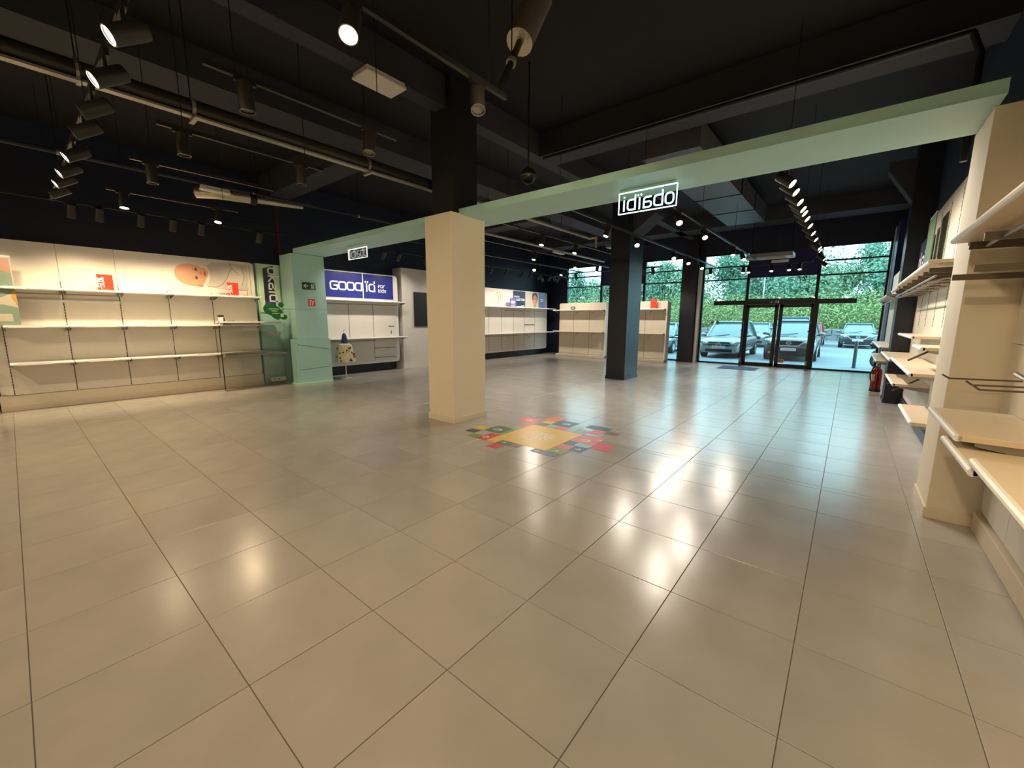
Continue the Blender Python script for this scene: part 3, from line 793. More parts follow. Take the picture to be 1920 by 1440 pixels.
ab = thing('display_board', 'abstract board of sage, pink and ochre shapes at the left edge of the shelves', 'poster', (-9.78, -1.05, 1.43))
bx = -9.80
obj('board', B(bx - .012, bx, -1.62, -.945, 1.435, 2.52), 'sandp', ab)
flat('printed_shape', [(-1.62, 2.24), (-1.62, 2.49), (-.96, 2.49), (-.96, 2.26), (-1.1, 2.31), (-1.3, 2.28)], 'pinkp', ab, bx)
flat('printed_shape', [(-1.62, 1.92), (-1.3, 1.84), (-1.1, 1.88), (-.96, 1.97), (-.96, 2.26), (-1.1, 2.31), (-1.3, 2.28), (-1.62, 2.24)], 'sage', ab, bx)
flat('printed_shape', [(-.965, 1.80), (-1.0, 1.9), (-.96, 2.02), (-.946, 2.0), (-.946, 1.75)], 'ochre', ab, bx + .001)
sh_ = flat('printed_shape', [(-1.62, 1.44), (-.947, 1.44), (-.947, 1.72), (-1.1, 1.77), (-1.3, 1.74), (-1.62, 1.6)], 'sage', ab, bx)
flat('printed_mark', rrect(-1.35, 1.5, -1.02, 1.62, .01), 'sandp', sh_, bx + .0016)
obj('top_rail', B(bx - .014, bx + .006, -1.62, -.945, 2.51, 2.53), 'white', ab)

hold = thing('sign_holder', 'white and black sign holder on the middle left shelf', 'sign holder', (-9.86, 1.86, 1.43))
obj('stand', B(-9.90, -9.84, 1.80, 1.88, 1.435, 1.60), 'white', hold, bevel=.005)
obj('clip', B(-9.91, -9.83, 1.79, 1.89, 1.60, 1.63), 'black', hold)
obj('tag', B(-9.905, -9.835, 1.885, 1.9, 1.44, 1.58), 'black', hold)
obj('prong', MB().path([(-9.87, 1.9, 1.50), (-9.87, 2.1, 1.51)], .008).path([(-9.87, 1.9, 1.465), (-9.87, 2.1, 1.47)], .008), 'darkbrown', hold)

# glass screen right of the left shelving
gs = thing('glass_screen', 'greenish glass screen in front of the end of the left shelves by the pillar', 'screen', (-9.68, 2.4, .0))
obj('pane', MB().prism([(1.74, .02), (3.10, .02), (3.10, 1.52), (2.6, 1.46), (1.74, 1.40)], (-9.66, 0, 0), Y_, Z_, X_, .008), 'tintglass', gs)
obj('edge_strip', B(-9.665, -9.648, 1.725, 1.74, .02, 1.41), 'blackmetal', gs)
obj('foot', B(-9.70, -9.60, 1.74, 3.10, 0, .02), 'grey', gs)
ws = obj('shelf', B(-10.08, -9.68, 1.80, 2.98, 1.46, 1.50), 'white', gs, bevel=.004)
obj('shelf', B(-10.08, -9.68, 1.80, 3.05, .74, .78), 'white', gs, bevel=.004)
bg_ = thing('paper_stack', 'small white printed papers on the shelf beside the green pillar', 'papers', (-9.75, 2.9, 1.1))
obj('sheet', B(-9.76, -9.752, 2.72, 2.98, 1.16, 1.26), 'whiteprint', bg_)
obj('mark', MB().strokes([[(0, 0), (.05, .03)], [(.08, 0), (.12, .04), (.16, 0)], [(.19, .01), (.22, .03)]], (-9.7518, 2.74, 1.2), Y_, Z_, X_, .01, .001), 'd_grey', bg_)
bx2 = thing('socket_box', 'small white socket box near the floor beside the green pillar', 'socket', (-9.72, 2.85, .12))
obj('casing', B(-9.78, -9.70, 2.68, 3.0, .1, .2), 'white', bx2, bevel=.006)
for k in range(2): obj('socket', MB().tube((-9.702, 2.74 + k * .1, .15), (-9.697, 2.74 + k * .1, .15), .028), 'd_grey', bx2)
obj('plate', B(-9.79, -9.70, 2.66, 3.02, .08, .1), 'black', bx2)

# vertical brand panel
vp = thing('brand_panel', 'black and blue upright panel with white okaïdi lettering beside the green pillar', 'sign', (-10.1, 2.95, 1.7))
obj('backing', B(-10.135, -10.10, 2.72, 3.18, 1.72, 2.82), 'palegreen', vp)
flat('dark_field', [(2.83, 1.98), (3.06, 1.98), (3.06, 2.80), (2.83, 2.72)], 'navyprint', vp, -10.099)
flat('blue_field', [(2.83, 1.72), (3.06, 1.72), (3.06, 1.98), (2.83, 1.98)], 'bluebanner', vp, -10.099)
flat('white_field', [(2.78, 1.72), (2.83, 1.72), (2.83, 2.0), (2.78, 2.0)], 'whiteprint', vp, -10.099)
lettering('okaId', (-10.097, 2.945, 2.74), -Z_, Y_, X_, .15, .034, .001, 'whiteprint', vp, .3)
obj('ring', MB().strokes([ellipse(0, 0, .045, .045, 16) + [(.045, 0)]], (-10.096, 2.92, 1.74), Y_, Z_, X_, .014, .001), 'd_sky', vp)

# ---- green pillar
gp = thing('column', 'sage green clad pillar with exit and fire signs, left end of the green beam', 'column', (-9.75, 3.58, 0))
px0, px1, py0, py1 = -10.10, -9.45, 3.22, 3.98
obj('core', B(px0, px1 - .012, py0 + .012, py1, 0, 3.055), 'green', gp)
for z0, z1 in ((1.785, 3.055), (1.09, 1.775)):
    obj('cladding_panel', B(px1 - .014, px1, py0 + .002, py1, z0, z1), 'green', gp, bevel=.002)
    obj('cladding_panel', B(px0, px1 - .014, py0, py0 + .014, z0, z1), 'green', gp, bevel=.002)
ex = .05
for poly in ([(py0 - .03, .02), (py1 + .02, .02), (py1 + .02, .38), (py0 - .03, .34)], [(py0 - .03, .35), (py1 + .02, .39), (py1 + .02, .80), (py0 - .03, .95)], [(py0 - .03, .96), (py1 + .02, .81), (py1 + .02, 1.08), (py0 - .03, 1.08)]):
    obj('cladding_panel', MB().prism(poly, (px1, 0, 0), Y_, Z_, X_, ex), 'green', gp, bevel=.003)
obj('cladding_panel', B(px0, px1 + ex, py0 - .06, py0 - .032, .02, 1.08), 'green', gp, bevel=.003)
obj('base', MB().prism([(px0, py0 - .12), (px1 + .06, py0 - .12), (px1 + .11, py0 - .05), (px1 + .11, py1 - .06), (px1 + .05, py1 + .03), (px0, py1 + .03)], (0, 0, 0), X_, Y_, Z_, .03), 'palegreen', gp)
ex_ = thing('exit_sign', 'dark green exit sign with arrow and running man on the green pillar', 'sign', (px1 + .004, 3.6, 2.29))
sx = px1 + .001
obj('plate', B(sx, sx + .008, 3.42, 3.74, 2.25, 2.42), 'exitgreen', ex_)
mk = MB(); mk.strokes([[(.13, .085), (.04, .085)], [(.08, .125), (.04, .085), (.08, .045)]], (sx + .008, 3.42, 2.25), Y_, Z_, X_, .018, .002)
obj('arrow', mk, 'whiteprint', ex_)
mk = MB(); mk.strokes([[(.2, .03), (.225, .07), (.225, .105)], [(.225, .07), (.25, .05), (.245, .02)], [(.2, .09), (.225, .105), (.25, .085)]], (sx + .008, 3.42, 2.25), Y_, Z_, X_, .013, .002)
mk.prism(ellipse(.228, .13, .013, .013, 10), (sx + .008, 3.42, 2.25), Y_, Z_, X_, .002); mk.strokes([[(.27, .025), (.27, .145), (.3, .145), (.3, .025)]], (sx + .008, 3.42, 2.25), Y_, Z_, X_, .01, .002)
obj('running_figure', mk, 'whiteprint', ex_)
fs = thing('fire_sign', 'small red fire extinguisher sign on the green pillar', 'sign', (px1 + .004, 3.6, 1.87))
obj('plate', B(sx, sx + .006, 3.54, 3.70, 1.87, 2.03), 'red', fs)
mk = MB(); mk.strokes([[(.04, .03), (.04, .1)], [(.04, .12), (.07, .12)], [(.1, .03), (.1, .09), (.13, .11)]], (sx + .006, 3.54, 1.87), Y_, Z_, X_, .022, .002)
obj('pictogram', mk, 'whiteprint', fs)
gsn = thing('leaf_sign', 'dark green cloud-shaped sign at the end of the left shelf by the pillar', 'sign', (-9.55, 2.9, 1.55))
pl = MB(); gx = -9.56
for k, c in enumerate(((2.72, 1.78, .14, .13), (2.86, 1.68, .13, .13), (2.96, 1.88, .06, .06), (3.0, 1.60, .075, .06), (2.80, 1.74, .15, .12))): pl.prism(ellipse(*c, 24), (gx - .0008 * k, 0, 0), Y_, Z_, X_, .006 + .0016 * k)
obj('plate', pl, 'leafgreen', gsn)
obj('print_line', MB().strokes([[(0, 0), (.2, 0)], [(.05, -.045), (.16, -.045)], [(.07, -.1), (.2, -.1)]], (gx + .0095, 2.70, 1.78), Y_, Z_, X_, .016, .001), 'palegreen', gsn)
obj('patch', B(gx + .0095, gx + .0105, 2.93, 3.0, 1.60, 1.68), 'palegreen', gsn)
obj('clip', B(gx - .1, gx, 2.88, 2.9, 1.54, 1.56), 'black', gsn)

# ---- shelving with the blue banner
M1 = Fr('L', -10.2)
def white_unit(label, u0, u1, joints, z0, z1, corners, lower_only=None):
    t = thing('wall_shelving', label, 'shelving', (-10.4, (u0 + u1) / 2, 0))
    obj('carcass', M1.poly(rrect(u0, z0, u1, z1, .11, 6, corners), 0, -.42, .40), 'white', t)
    obj('plinth', B(-10.62, -10.45, u0 + .05, u1 - .05, 0, z0), 'blackcol', t)
    js = [u0 + .04] + joints + [u1 - .12]
    for a, b in zip(js[:-1], js[1:]):
        obj('back_panel', M1.box(a + .003, b - .003, z0 + .07, z1 - .05, -.021, -.0), 'panel', t)
    for u in joints: upright(M1, t, u, z0 + .08, 2.0)
    return t
gu = white_unit('white wall shelving under the blue GOOD ïd banner', 4.14, 6.62, [4.97, 5.73], .26, 2.86, (0, 1, 1, 0))
for z in (2.08, 1.04):
    shelf(M1, gu, 4.10, 6.70, z, .30, 'white', .035, 'white')
rail(M1, gu, 4.2, 6.45, 1.97, .18)
obj('groove', M1.box(5.74, 6.46, .70, .715, 0, .006), 'slot', gu); obj('groove', M1.box(5.74, 6.46, .42, .435, 0, .006), 'slot', gu)
obj('groove', M1.box(4.2, 6.46, .98, .99, 0, .004), 'slot', gu)
rail(M1, gu, 4.2, 5.7, .95, .15)
bb = thing('banner', 'blue banner with white GOOD ïd FOR kids lettering above the white shelving', 'banner', (-10.19, 5.3, 2.15))
for a, b in ((4.21, 5.425), (5.455, 6.44)): obj('banner_panel', M1.box(a, b, 2.15, 2.83, .001, .012), 'bluebanner', bb)
obj('divider', M1.box(5.425, 5.455, 2.12, 2.83, .001, .016), 'white', bb)
o = -10.2 + .012
lettering('GOOD', (o, 4.49, 2.36), Y_, Z_, X_, .20, .042, .002, 'whiteprint', bb, .22, .98)
lettering('Id', (o, 5.53, 2.36), Y_, Z_, X_, .19, .042, .002, 'whiteprint', bb, .25, .95)
lettering('FOR', (o, 5.94, 2.475), Y_, Z_, X_, .068, .016, .002, 'whiteprint', bb, .35)
lettering('Kjds', (o, 5.94, 2.34), Y_, Z_, X_, .068, .016, .002, 'whiteprint', bb, .32)
tg = thing('wall_sticker', 'small size sticker on the white shelving left of the screen wall', 'sticker', (-10.19, 6.3, 1.15))
obj('print_line', MB().strokes([[(0, .22), (.04, .22)], [(.07, .22), (.1, .22)], [(.14, .22), (.17, .22)], [(.08, .0), (.08, .08)]], (-10.199, 6.25, 1.13), Y_, Z_, X_, .03, .001), 'd_brown', tg)
# garment on its stand
gm = thing('dress_form', 'child dress in blue and cream dotted fabric on a thin white stand', 'mannequin', (-9.61, 4.48, 0))
q = (-9.61, 4.48, 0)
obj('base', MB().lathe([(.15, 0), (.15, .008), (.03, .016)], q, 24), 'white', gm, smooth=True)
obj('pole', MB().tube((q[0], q[1], .012), (q[0], q[1], 1.22), .012), 'white', gm, smooth=True)
obj('hook', MB().path([(q[0], q[1], 1.22), (q[0], q[1] + .0, 1.27), (q[0], q[1] + .02, 1.29)], .006), 'grey', gm)
def skirt(prof, flute, nf, n=48):
    mb = MB(); v = []; f = []
    for r, z, k in prof:
        for i in range(n):
            t = 2 * math.pi * i / n; rr = r * (1 + k * flute * math.sin(nf * t)); v.append((q[0] + rr * math.cos(t), q[1] + rr * .8 * math.sin(t), z))
    for j_ in range(len(prof) - 1):
        for i in range(n): f.append((j_ * n + i, j_ * n + (i + 1) % n, (j_ + 1) * n + (i + 1) % n, (j_ + 1) * n + i))
    mb.v = v; mb.f = f; return mb
obj('bodice', skirt([(.03, 1.19, 0), (.06, 1.14, .3), (.09, 1.02, .6), (.11, .92, 1), (.10, .91, 1)], .06, 7), 'dk_blue', gm, smooth=True)
sk_ = obj('skirt', skirt([(.10, .93, 0), (.19, .90, .4), (.22, .75, .8), (.265, .58, 1), (.29, .45, 1), (.27, .45, 1)], .07, 8), 'sheer', gm, smooth=True)
rnd = random.Random(3)
for m_, n_ in (('dotk', 16), ('doto', 7)):
    d = MB()
    for k in range(n_):
        t = rnd.uniform(-1.9, 1.0); z = rnd.uniform(.47, .86) if m_ == 'dotk' else rnd.uniform(.55, .66)
        if m_ == 'doto': t = rnd.choice((-1.75, -1.6, .55, .7)) + rnd.uniform(-.15, .15)
        r = .19 + (.9 - z) * .22 + .018
        d.ball((q[0] + r * math.cos(t), q[1] + .8 * r * math.sin(t), z), .022, .022, .018, 8, 6)
    obj('dot', d, m_, sk_)

# ---- white projecting wall with screen
ws_ = struct('wall_niche', B(-10.64, -10.2, 6.76, 9.45, 0, 3.13), 'plaster')
sc_ = thing('wall_screen', 'black rectangular screen set in the white projecting wall', 'screen', (-10.19, 7.8, 1.34))
obj('panel', B(-10.2, -10.17, 7.2, 8.5, 1.34, 2.41), 'black', sc_, bevel=.004)
obj('bezel', MB().strokes([[(7.2, 1.34), (8.5, 1.34), (8.5, 2.41), (7.2, 2.41), (7.2, 1.34)]], (-10.17, 0, 0), Y_, Z_, X_, .02, .006), 'black', sc_)

# ---- far wall shelving
fu = white_unit('white wall shelving with portrait pictures in the far left corner', 9.7, 14.72, [10.0, 10.75, 11.5, 12.25, 13.0, 13.75], .26, 2.77, (0, 1, 1, 0))
for z in (2.07, 1.03): shelf(M1, fu, 9.7, 14.95, z, .30, 'white', .035, 'white')
rail(M1, fu, 11.5, 13.95, 1.93, .2); rail(M1, fu, 10.2, 12.3, .93, .2)
for u, z in ((12.5, 1.93), (13.25, 1.93), (11.6, .93), (12.9, .93)): arm(M1, fu, u, z, .38, .12)
obj('groove', M1.box(13.02, 13.72, 1.33, 1.36, 0, .01), 'slot', fu)
pa = thing('picture_panel', 'pale picture panel on the far shelving next to the cream column', 'poster', (-10.19, 11.4, 2.08))
obj('sheet', M1.box(10.2, 12.2, 2.09, 2.76, .001, .02), 'panel', pa)
obj('print_line', MB().strokes([[(11.35, 2.66), (11.42, 2.5), (11.38, 2.42), (11.45, 2.36)], [(11.2, 2.62), (11.3, 2.45), (11.25, 2.2)]], (-10.18, 0, 0), Y_, Z_, X_, .035, .001), 'ochre', pa)
pb = thing('picture_panel', 'navy panel with white COLLECTION lettering on the far shelving', 'sign', (-10.19, 12.6, 2.08))
obj('sheet', M1.box(12.22, 13.02, 2.09, 2.74, .001, .014), 'navyprint', pb)
GL.update({'C': ([[(.8, 1), (.2, 1), (0, .8), (0, .2), (.2, 0), (.8, 0)]], .8), 'L': ([[(0, 1), (0, 0), (.7, 0)]], .7), 'E': ([[(.75, 1), (0, 1), (0, 0), (.75, 0)], [(0, .5), (.65, .5)]], .75),
           'T': ([[(0, 1), (.8, 1)], [(.4, 1), (.4, 0)]], .8), 'J': ([[(.1, 0), (.1, 1)]], .2), 'N': ([[(0, 0), (0, 1), (.75, 0), (.75, 1)]], .75)})
lettering('COLLECTJON', (-10.186, 12.26, 2.36), Y_, Z_, X_, .07, .02, .001, 'whiteprint', pb, .3)
obj('print_line', MB().strokes([[(0, 0), (.3, 0)]], (-10.186, 12.30, 2.51), Y_, Z_, X_, .07, .001), 'd_sky', pb)
pc = thing('portrait_poster', 'portrait photograph of a child with dark hair on the far shelving', 'poster', (-10.19, 13.5, 2.08))
obj('sheet', M1.box(13.05, 14.02, 2.09, 2.74, .001, .014), 'cloth_white', pc)
xx = -10.186
hr = flat('printed_hair', [(13.72 + a, 2.42 + b) for a, b in ((-.2, .1), (-.18, .25), (-.08, .31), (.1, .31), (.2, .24), (.22, .05), (.16, -.1), (-.12, -.1))], 'hairdark', pc, xx)
fc = flat('printed_face', ellipse(13.73, 2.41, .15, .22, 24), 'skin2', pc, xx + .0015)
flat('printed_neck', [(13.64, 2.1), (13.82, 2.1), (13.80, 2.25), (13.66, 2.25)], 'skin2', pc, xx + .001)
flat('printed_cheek', ellipse(13.70, 2.36, .08, .12, 18), 'skin', fc, xx + .003)
for dy in (-.06, .06): flat('printed_eye', ellipse(13.73 + dy, 2.45, .03, .014, 12), 'hairdark', fc, xx + .0045)
flat('printed_mouth', ellipse(13.73, 2.30, .05, .014, 12), 'lips', fc, xx + .0045)
pd = thing('picture_panel', 'blue panel with a small white mark at the end of the far shelving', 'sign', (-10.19, 14.25, 2.08))
obj('sheet', M1.box(14.04, 14.5, 2.09, 2.74, .001, .014), 'bluebanner', pd)
obj('mark', MB().strokes([[(0, 0), (.2, 0)], [(.05, -.07), (.15, -.07)]], (-10.186, 14.16, 2.45), Y_, Z_, X_, .035, .001), 'whiteprint', pd)
vs_ = thing('shelf_card', 'violet printed card standing on the top of the far shelving', 'sign', (-9.95, 12.05, 2.075))
obj('card', B(-9.955, -9.945, 11.72, 12.12, 2.075, 2.42), 'purple', vs_)
obj('print_line', MB().strokes([[(.08, .22), (.3, .22)], [(.06, .17), (.32, .17)], [(.1, .12), (.28, .12)], [(.08, .04), (.32, .04)]], (-9.945, 11.72, 2.075), Y_, Z_, X_, .028, .001), 'whiteprint', vs_)
wt = thing('shelf_card', 'small white folded cards on the top of the far shelving', 'sign', (-9.93, 12.5, 2.075))
obj('card', MB().prism([(12.1, 2.075), (12.5, 2.075), (12.5, 2.11), (12.1, 2.11)], (-9.95, 0, 0), Y_, Z_, X_, .05), 'whiteprint', wt)
obj('card', MB().prism([(12.42, 2.078), (12.7, 2.078), (12.64, 2.16), (12.48, 2.16)], (-9.96, 0, 0), Y_, Z_, X_, .01), 'd_sky', wt)
so = thing('wall_socket', 'white wall socket low on the navy wall in the far left corner', 'socket', (XL + .005, 15.2, .3))
obj('plate', B(XL, XL + .012, 15.14, 15.22, .26, .38), 'white', so, bevel=.003)
obj('socket', MB().tube((XL + .012, 15.18, .32), (XL + .014, 15.18, .32), .022), 'd_grey', so)

# ---- free-standing units in front of the windows
def window_unit(label, x0, x1, joints, side_right):
    F = Fr('F', 14.45)
    t = thing('gondola_shelving', label, 'shelving', ((x0 + x1) / 2, 14.55, 0))
    obj('carcass', F.poly(rrect(x0, .0, x1, 2.28, .06, 4, (0, 0, 1, 1)), 0, -.2, .18), 'maple', t)
    obj('base', B(x0, x1, 14.2, 14.45, 0, .1), 'maple', t, bevel=.01)
    js = [x0 + .06] + joints + [x1 - .06]
    for a, b in zip(js[:-1], js[1:]): obj('back_panel', F.box(a + .003, b - .003, .12, 2.26, -.02, 0), 'maple', t)
    for u in joints: upright(F, t, u, .14, 2.0)
    for z in (1.99, 1.09): 
        shelf(F, t, x0 - .1, x1 - .05, z, .34, 'maple_h', .035, 'white')
    for a in js[1:-1]:
        for z in (1.9, 1.0): arm(F, t, a + .25, z, .3, .12)
    obj('end_post', B(x1 - .05, x1, 14.3, 14.46, 0, 2.28), 'white', t, bevel=.005)
    return t
window_unit('pale wooden shelf unit before the far windows, left of the black column', -9.36, -7.03, [-8.62, -7.86], True)
window_unit('pale wooden shelf unit with a red card before the windows, right of the black column', -6.15, -4.58, [-5.45], True)
rc = thing('sale_card', 'red sale card standing on the shelf unit right of the black column', 'sign', (-5.1, 14.3, 2.0))
obj('card', B(-5.22, -4.98, 14.28, 14.29, 2.0, 2.34), 'red', rc); obj('foot', B(-5.2, -5.0, 14.25, 14.32, 1.995, 2.002), 'whiteprint', rc)
obj('print_line', MB().strokes([[(.04, .25), (.2, .25)], [(.04, .05), (.2, .05)]], (-5.22, 14.28, 2.0), X_, Z_, -Y_, .012, .001), 'd_orange', rc)
bk = thing('small_sign', 'little black framed sign standing on the shelf unit left of the black column', 'sign', (-8.55, 14.25, 2.0))
obj('frame', B(-8.65, -8.45, 14.24, 14.26, 2.0, 2.12), 'black', bk); obj('insert', B(-8.62, -8.48, 14.238, 14.241, 2.03, 2.09), 'sage', bk)
obj('mark', MB().strokes([[(0, 0), (.08, 0)]], (-8.59, 14.238, 2.06), X_, Z_, -Y_, .02, .001), 'whiteprint', bk)

# ---- right wall, near bay
R1 = Fr('R', 1.56)
def right_unit(label, u0, u1, joints, z1, plinth, panel_split):
    t = thing('wall_shelving', label, 'shelving', (1.59, (u0 + u1) / 2, 0))
    obj('carcass', B(1.585, XR - .005, u0, u1, 0, z1 - .02), 'cream', t)
    obj('plinth', B(1.53, 1.585, u0, u1, 0, .14), plinth, t, bevel=.004)
    js = [u0] + joints + [u1]
    zs = [.16] + panel_split + [z1]
    for k, (a, b) in enumerate(zip(js[:-1], js[1:])):
        for zi, (za, zb) in enumerate(zip(zs[:-1], zs[1:])):
            poly = rrect(a + .003, za + .002, b - .003, zb - .002, .1, 5, (0, zi == 0 and k == len(js) - 2, 0, 0))
            obj('back_panel', R1.poly(poly, 0, -.025, .025), 'panel' if zi == 0 else 'maple', t)
    for u in joints: upright(R1, t, u, 1.5, z1 - .1)
    return t
rn = right_unit('near wall shelving at the right edge with pale wooden boards', -3.5, 3.43, [-2.6, -1.7, -.8, .1, 1.0, 1.9, 2.8], 3.3, 'skirt', [.86, 1.42, 2.3])
def rshelf(t, u0, u1, z, front=1.17, br=True, edge='white', top='maple_h'):
    return shelf(R1, t, u0, u1, z, 1.56 - front, top, .034, edge, br)
rshelf(rn, -1.0, 3.32, 2.16)
rshelf(rn, 2.14, 3.10, .96); rshelf(rn, 1.72, 2.46, .885); rshelf(rn, .3, 1.73, .935); rshelf(rn, -1.4, .28, .935)
for u in (3.22, 2.55): obj('bracket', R1.box(u - .008, u + .008, 1.86, 1.90, 0, .38), 'darkbrown', rn)
obj('bracket', R1.box(3.16, 3.176, 2.06, 2.11, 0, .33), 'darkbrown', rn); obj('bracket', R1.box(2.75, 2.766, 2.06, 2.11, 0, .33), 'grey', rn)
rail(R1, rn, 1.6, 3.25, 2.08, .25)
for u, z, l in ((3.05, 1.19, .37), (2.75, 1.185, .30), (2.55, 1.18, .30)):
    obj('display_hook', MB().path([R1.pt(u, z, .005), R1.pt(u, z - .01, l * .9), R1.pt(u, z + .015, l)], .006, 6), 'darkbrown', rn)
obj('hook_bar', MB().path([R1.pt(2.2, 1.19, .02), R1.pt(2.9, 1.22, .03), R1.pt(2.98, 1.24, .05)], .016, 8), 'grey', rn, smooth=True)
ps = thing('cloud_sign', 'pale green rounded sign on the top shelf at the right edge', 'sign', (1.3, 2.1, 2.165))
obj('plate', MB().prism(ellipse(.13, .2, .13, .14, 28), (1.21, 2.05, 2.19), X_, Z_, -Y_, .01), 'palegreen', ps)
obj('foot', B(1.28, 1.40, 2.0, 2.09, 2.163, 2.20), 'palegreen', ps)
# ---- right wall, far bay
rf_ = right_unit('long wall shelving between the cream wall column and the black wall column', 4.12, 9.55, [4.9, 5.68, 6.46, 7.24, 8.02, 8.8], 3.3, 'blackcol', [1.0, 1.75, 2.3])
rshelf(rf_, 4.72, 8.2, 2.17, 1.2)
rshelf(rf_, 8.22, 9.5, 2.14, 1.2)
rshelf(rf_, 4.90, 7.4, 1.03, 1.2); rshelf(rf_, 7.42, 9.5, 1.0, 1.18)
rshelf(rf_, 5.0, 5.75, 1.30, 1.27); rshelf(rf_, 6.4, 8.3, 1.38, 1.3, False)
rshelf(rf_, 6.6, 8.0, .72, 1.2); rshelf(rf_, 4.28, 5.42, .62, 1.2)
rail(R1, rf_, 4.8, 9.4, 2.02, .3)
for u in (4.95, 5.4, 5.9, 6.5, 7.1, 7.7, 8.3, 8.9): 
    obj('bracket', R1.box(u - .012, u + .012, 2.06, 2.11, 0, .34), 'darkbrown', rf_)
    arm(R1, rf_, u + .1, 2.02, .33, .05)
for u, z in ((5.6, 1.14), (6.9, .62), (8.0, .58)): obj('strut', MB().path([R1.pt(u, z + .2, .02), R1.pt(u - .3, z, .36)], .012, 6), 'darkbrown', rf_)
# boards standing on the upper shelf
def stand_board(label, u0, u1, z1, m, n=.03, text=False):
    t = thing('shelf_board', label, 'sign', (R1.pt((u0 + u1) / 2, 2.175, n)))
    obj('board', R1.box(u0, u1, 2.176, z1, n - .006, n + .006), m, t)
    if text:
        lettering('okaI', R1.pt(u1 - .1, 2.45, n + .0065), -Y_, Z_, -X_, .2, .04, .001, 'whiteprint', t, .3)
    else: obj('edge_trim', R1.box(u0, u1, z1 - .008, z1 + .004, n - .008, n + .008), 'white', t)
stand_board('green board standing on the upper right-hand shelf', 7.35, 8.0, 3.1, 'boardgreen', .12)
stand_board('pale board beside the green board on the upper right-hand shelf', 8.05, 8.35, 3.0, 'panel', .08)
stand_board('navy board with white lettering on the upper right-hand shelf', 8.4, 9.5, 2.95, 'navyprint', .06, True)
# ---- right wall beyond the black column
fr2 = thing('wall_shelving', 'short white wall shelving beyond the black wall column', 'shelving', (1.5, 11.5, 0))
R2 = Fr('R', 1.42)
obj('carcass', B(1.44, XR - .005, 10.3, 13.9, 0, 2.75), 'white', fr2)
for a, b in ((10.3, 11.2), (11.2, 12.1), (12.1, 13.0), (13.0, 13.9)): obj('back_panel', R2.box(a + .003, b - .003, .1, 2.74, -.02, 0), 'panel', fr2)
for z, ua in ((2.12, 10.3), (1.04, 10.3), (.72, 10.8)): shelf(R2, fr2, ua, 13.8, z, .24, 'maple_h', .034, 'white')
rail(R2, fr2, 10.4, 13.7, 2.0, .15)
struct('trim_10', B(1.40, XR, 13.93, 15.45, 0, 4.2), 'royal')
struct('trim_11', B(1.385, 1.40, 15.0, 15.45, 0, 4.2), 'plaster')
fe = thing('fire_extinguisher', 'red fire extinguisher on a white stand in front of the black wall column', 'extinguisher', (1.20, 10.5, 0))
q = (1.20, 10.5, 0)
obj('stand', B(1.11, 1.29, 10.41, 10.59, 0.0, .09), 'white', fe, bevel=.008)
cy = obj('cylinder', MB().lathe([(.085, .12), (.09, .16), (.09, .50), (.075, .56), (.035, .60), (.03, .62)], q, 24), 'dred', fe, smooth=True)
obj('foot_ring', MB().lathe([(.095, .09), (.095, .15), (.09, .16)], q, 24), 'black', fe, smooth=True)
obj('label', MB().prism([(math.cos(a) * .0915, math.sin(a) * .0915) for a in [math.pi + .2 + k * .15 for k in range(8)]] + [(math.cos(a) * .089, math.sin(a) * .089) for a in [math.pi + .2 + k * .15 for k in range(7, -1, -1)]], (q[0], q[1], .32), X_, Y_, Z_, .14), 'sandp', cy)
obj('valve', MB().lathe([(.025, .62), (.025, .66), (.015, .68)], q), 'chrome', fe, smooth=True)
obj('handle', MB().path([(1.2, 10.5, .66), (1.2, 10.42, .70), (1.2, 10.36, .69)], .012).path([(1.2, 10.5, .64), (1.2, 10.42, .65)], .01), 'black', fe)
obj('hose', MB().path([(1.2, 10.5, .64), (1.13, 10.45, .60), (1.09, 10.43, .45), (1.11, 10.41, .32)], .012), 'black', fe, smooth=True)

# ================================================================== HANGING SIGNS
def neon_sign(label, x0, x1, z0, z1, tube, y=3.65):
    t = thing('hanging_sign', label, 'sign', ((x0 + x1) / 2, y, z1))
    obj('plate', B(x0, x1, y - .004, y + .004, z0, z1), 'acrylic', t)
    fr = MB()
    c = [(x1, y, z0), (x0, y, z0), (x0, y, z1), (x1, y, z1), (x1, y, z0)]
    fr.path([Vector(p) for p in c], .006, 6)
    obj('frame', fr, tube, t)
    obj('mount', B(x0 + .01, x1 - .01, y - .02, y + .02, z1 + .004, 3.058), 'green', t)
    w = x1 - x0; size = w * .163
    lettering('obaIbj', (x1 - w * .055, y + .005, z0 + (z1 - z0) * .16), -X_, Z_, Y_, size, size * (.15 if tube == 'neon' else .11), .006, tube, t, .32, .88)
    if tube == 'neon': lettering('obaIbj', (x1 - w * .055, y - .0006, z0 + (z1 - z0) * .16), -X_, Z_, Y_, size, size * .045, .0005, 'black', t, .32, .88)
    return t
neon_sign('glowing outlined brand sign hanging mirrored from the green beam over the middle of the floor', -1.60, -.935, 2.80, 3.028, 'neon')
neon_sign('small brand sign hanging mirrored from the green beam near the pillar', -7.70, -6.99, 2.80, 3.0, 'neon_warm')

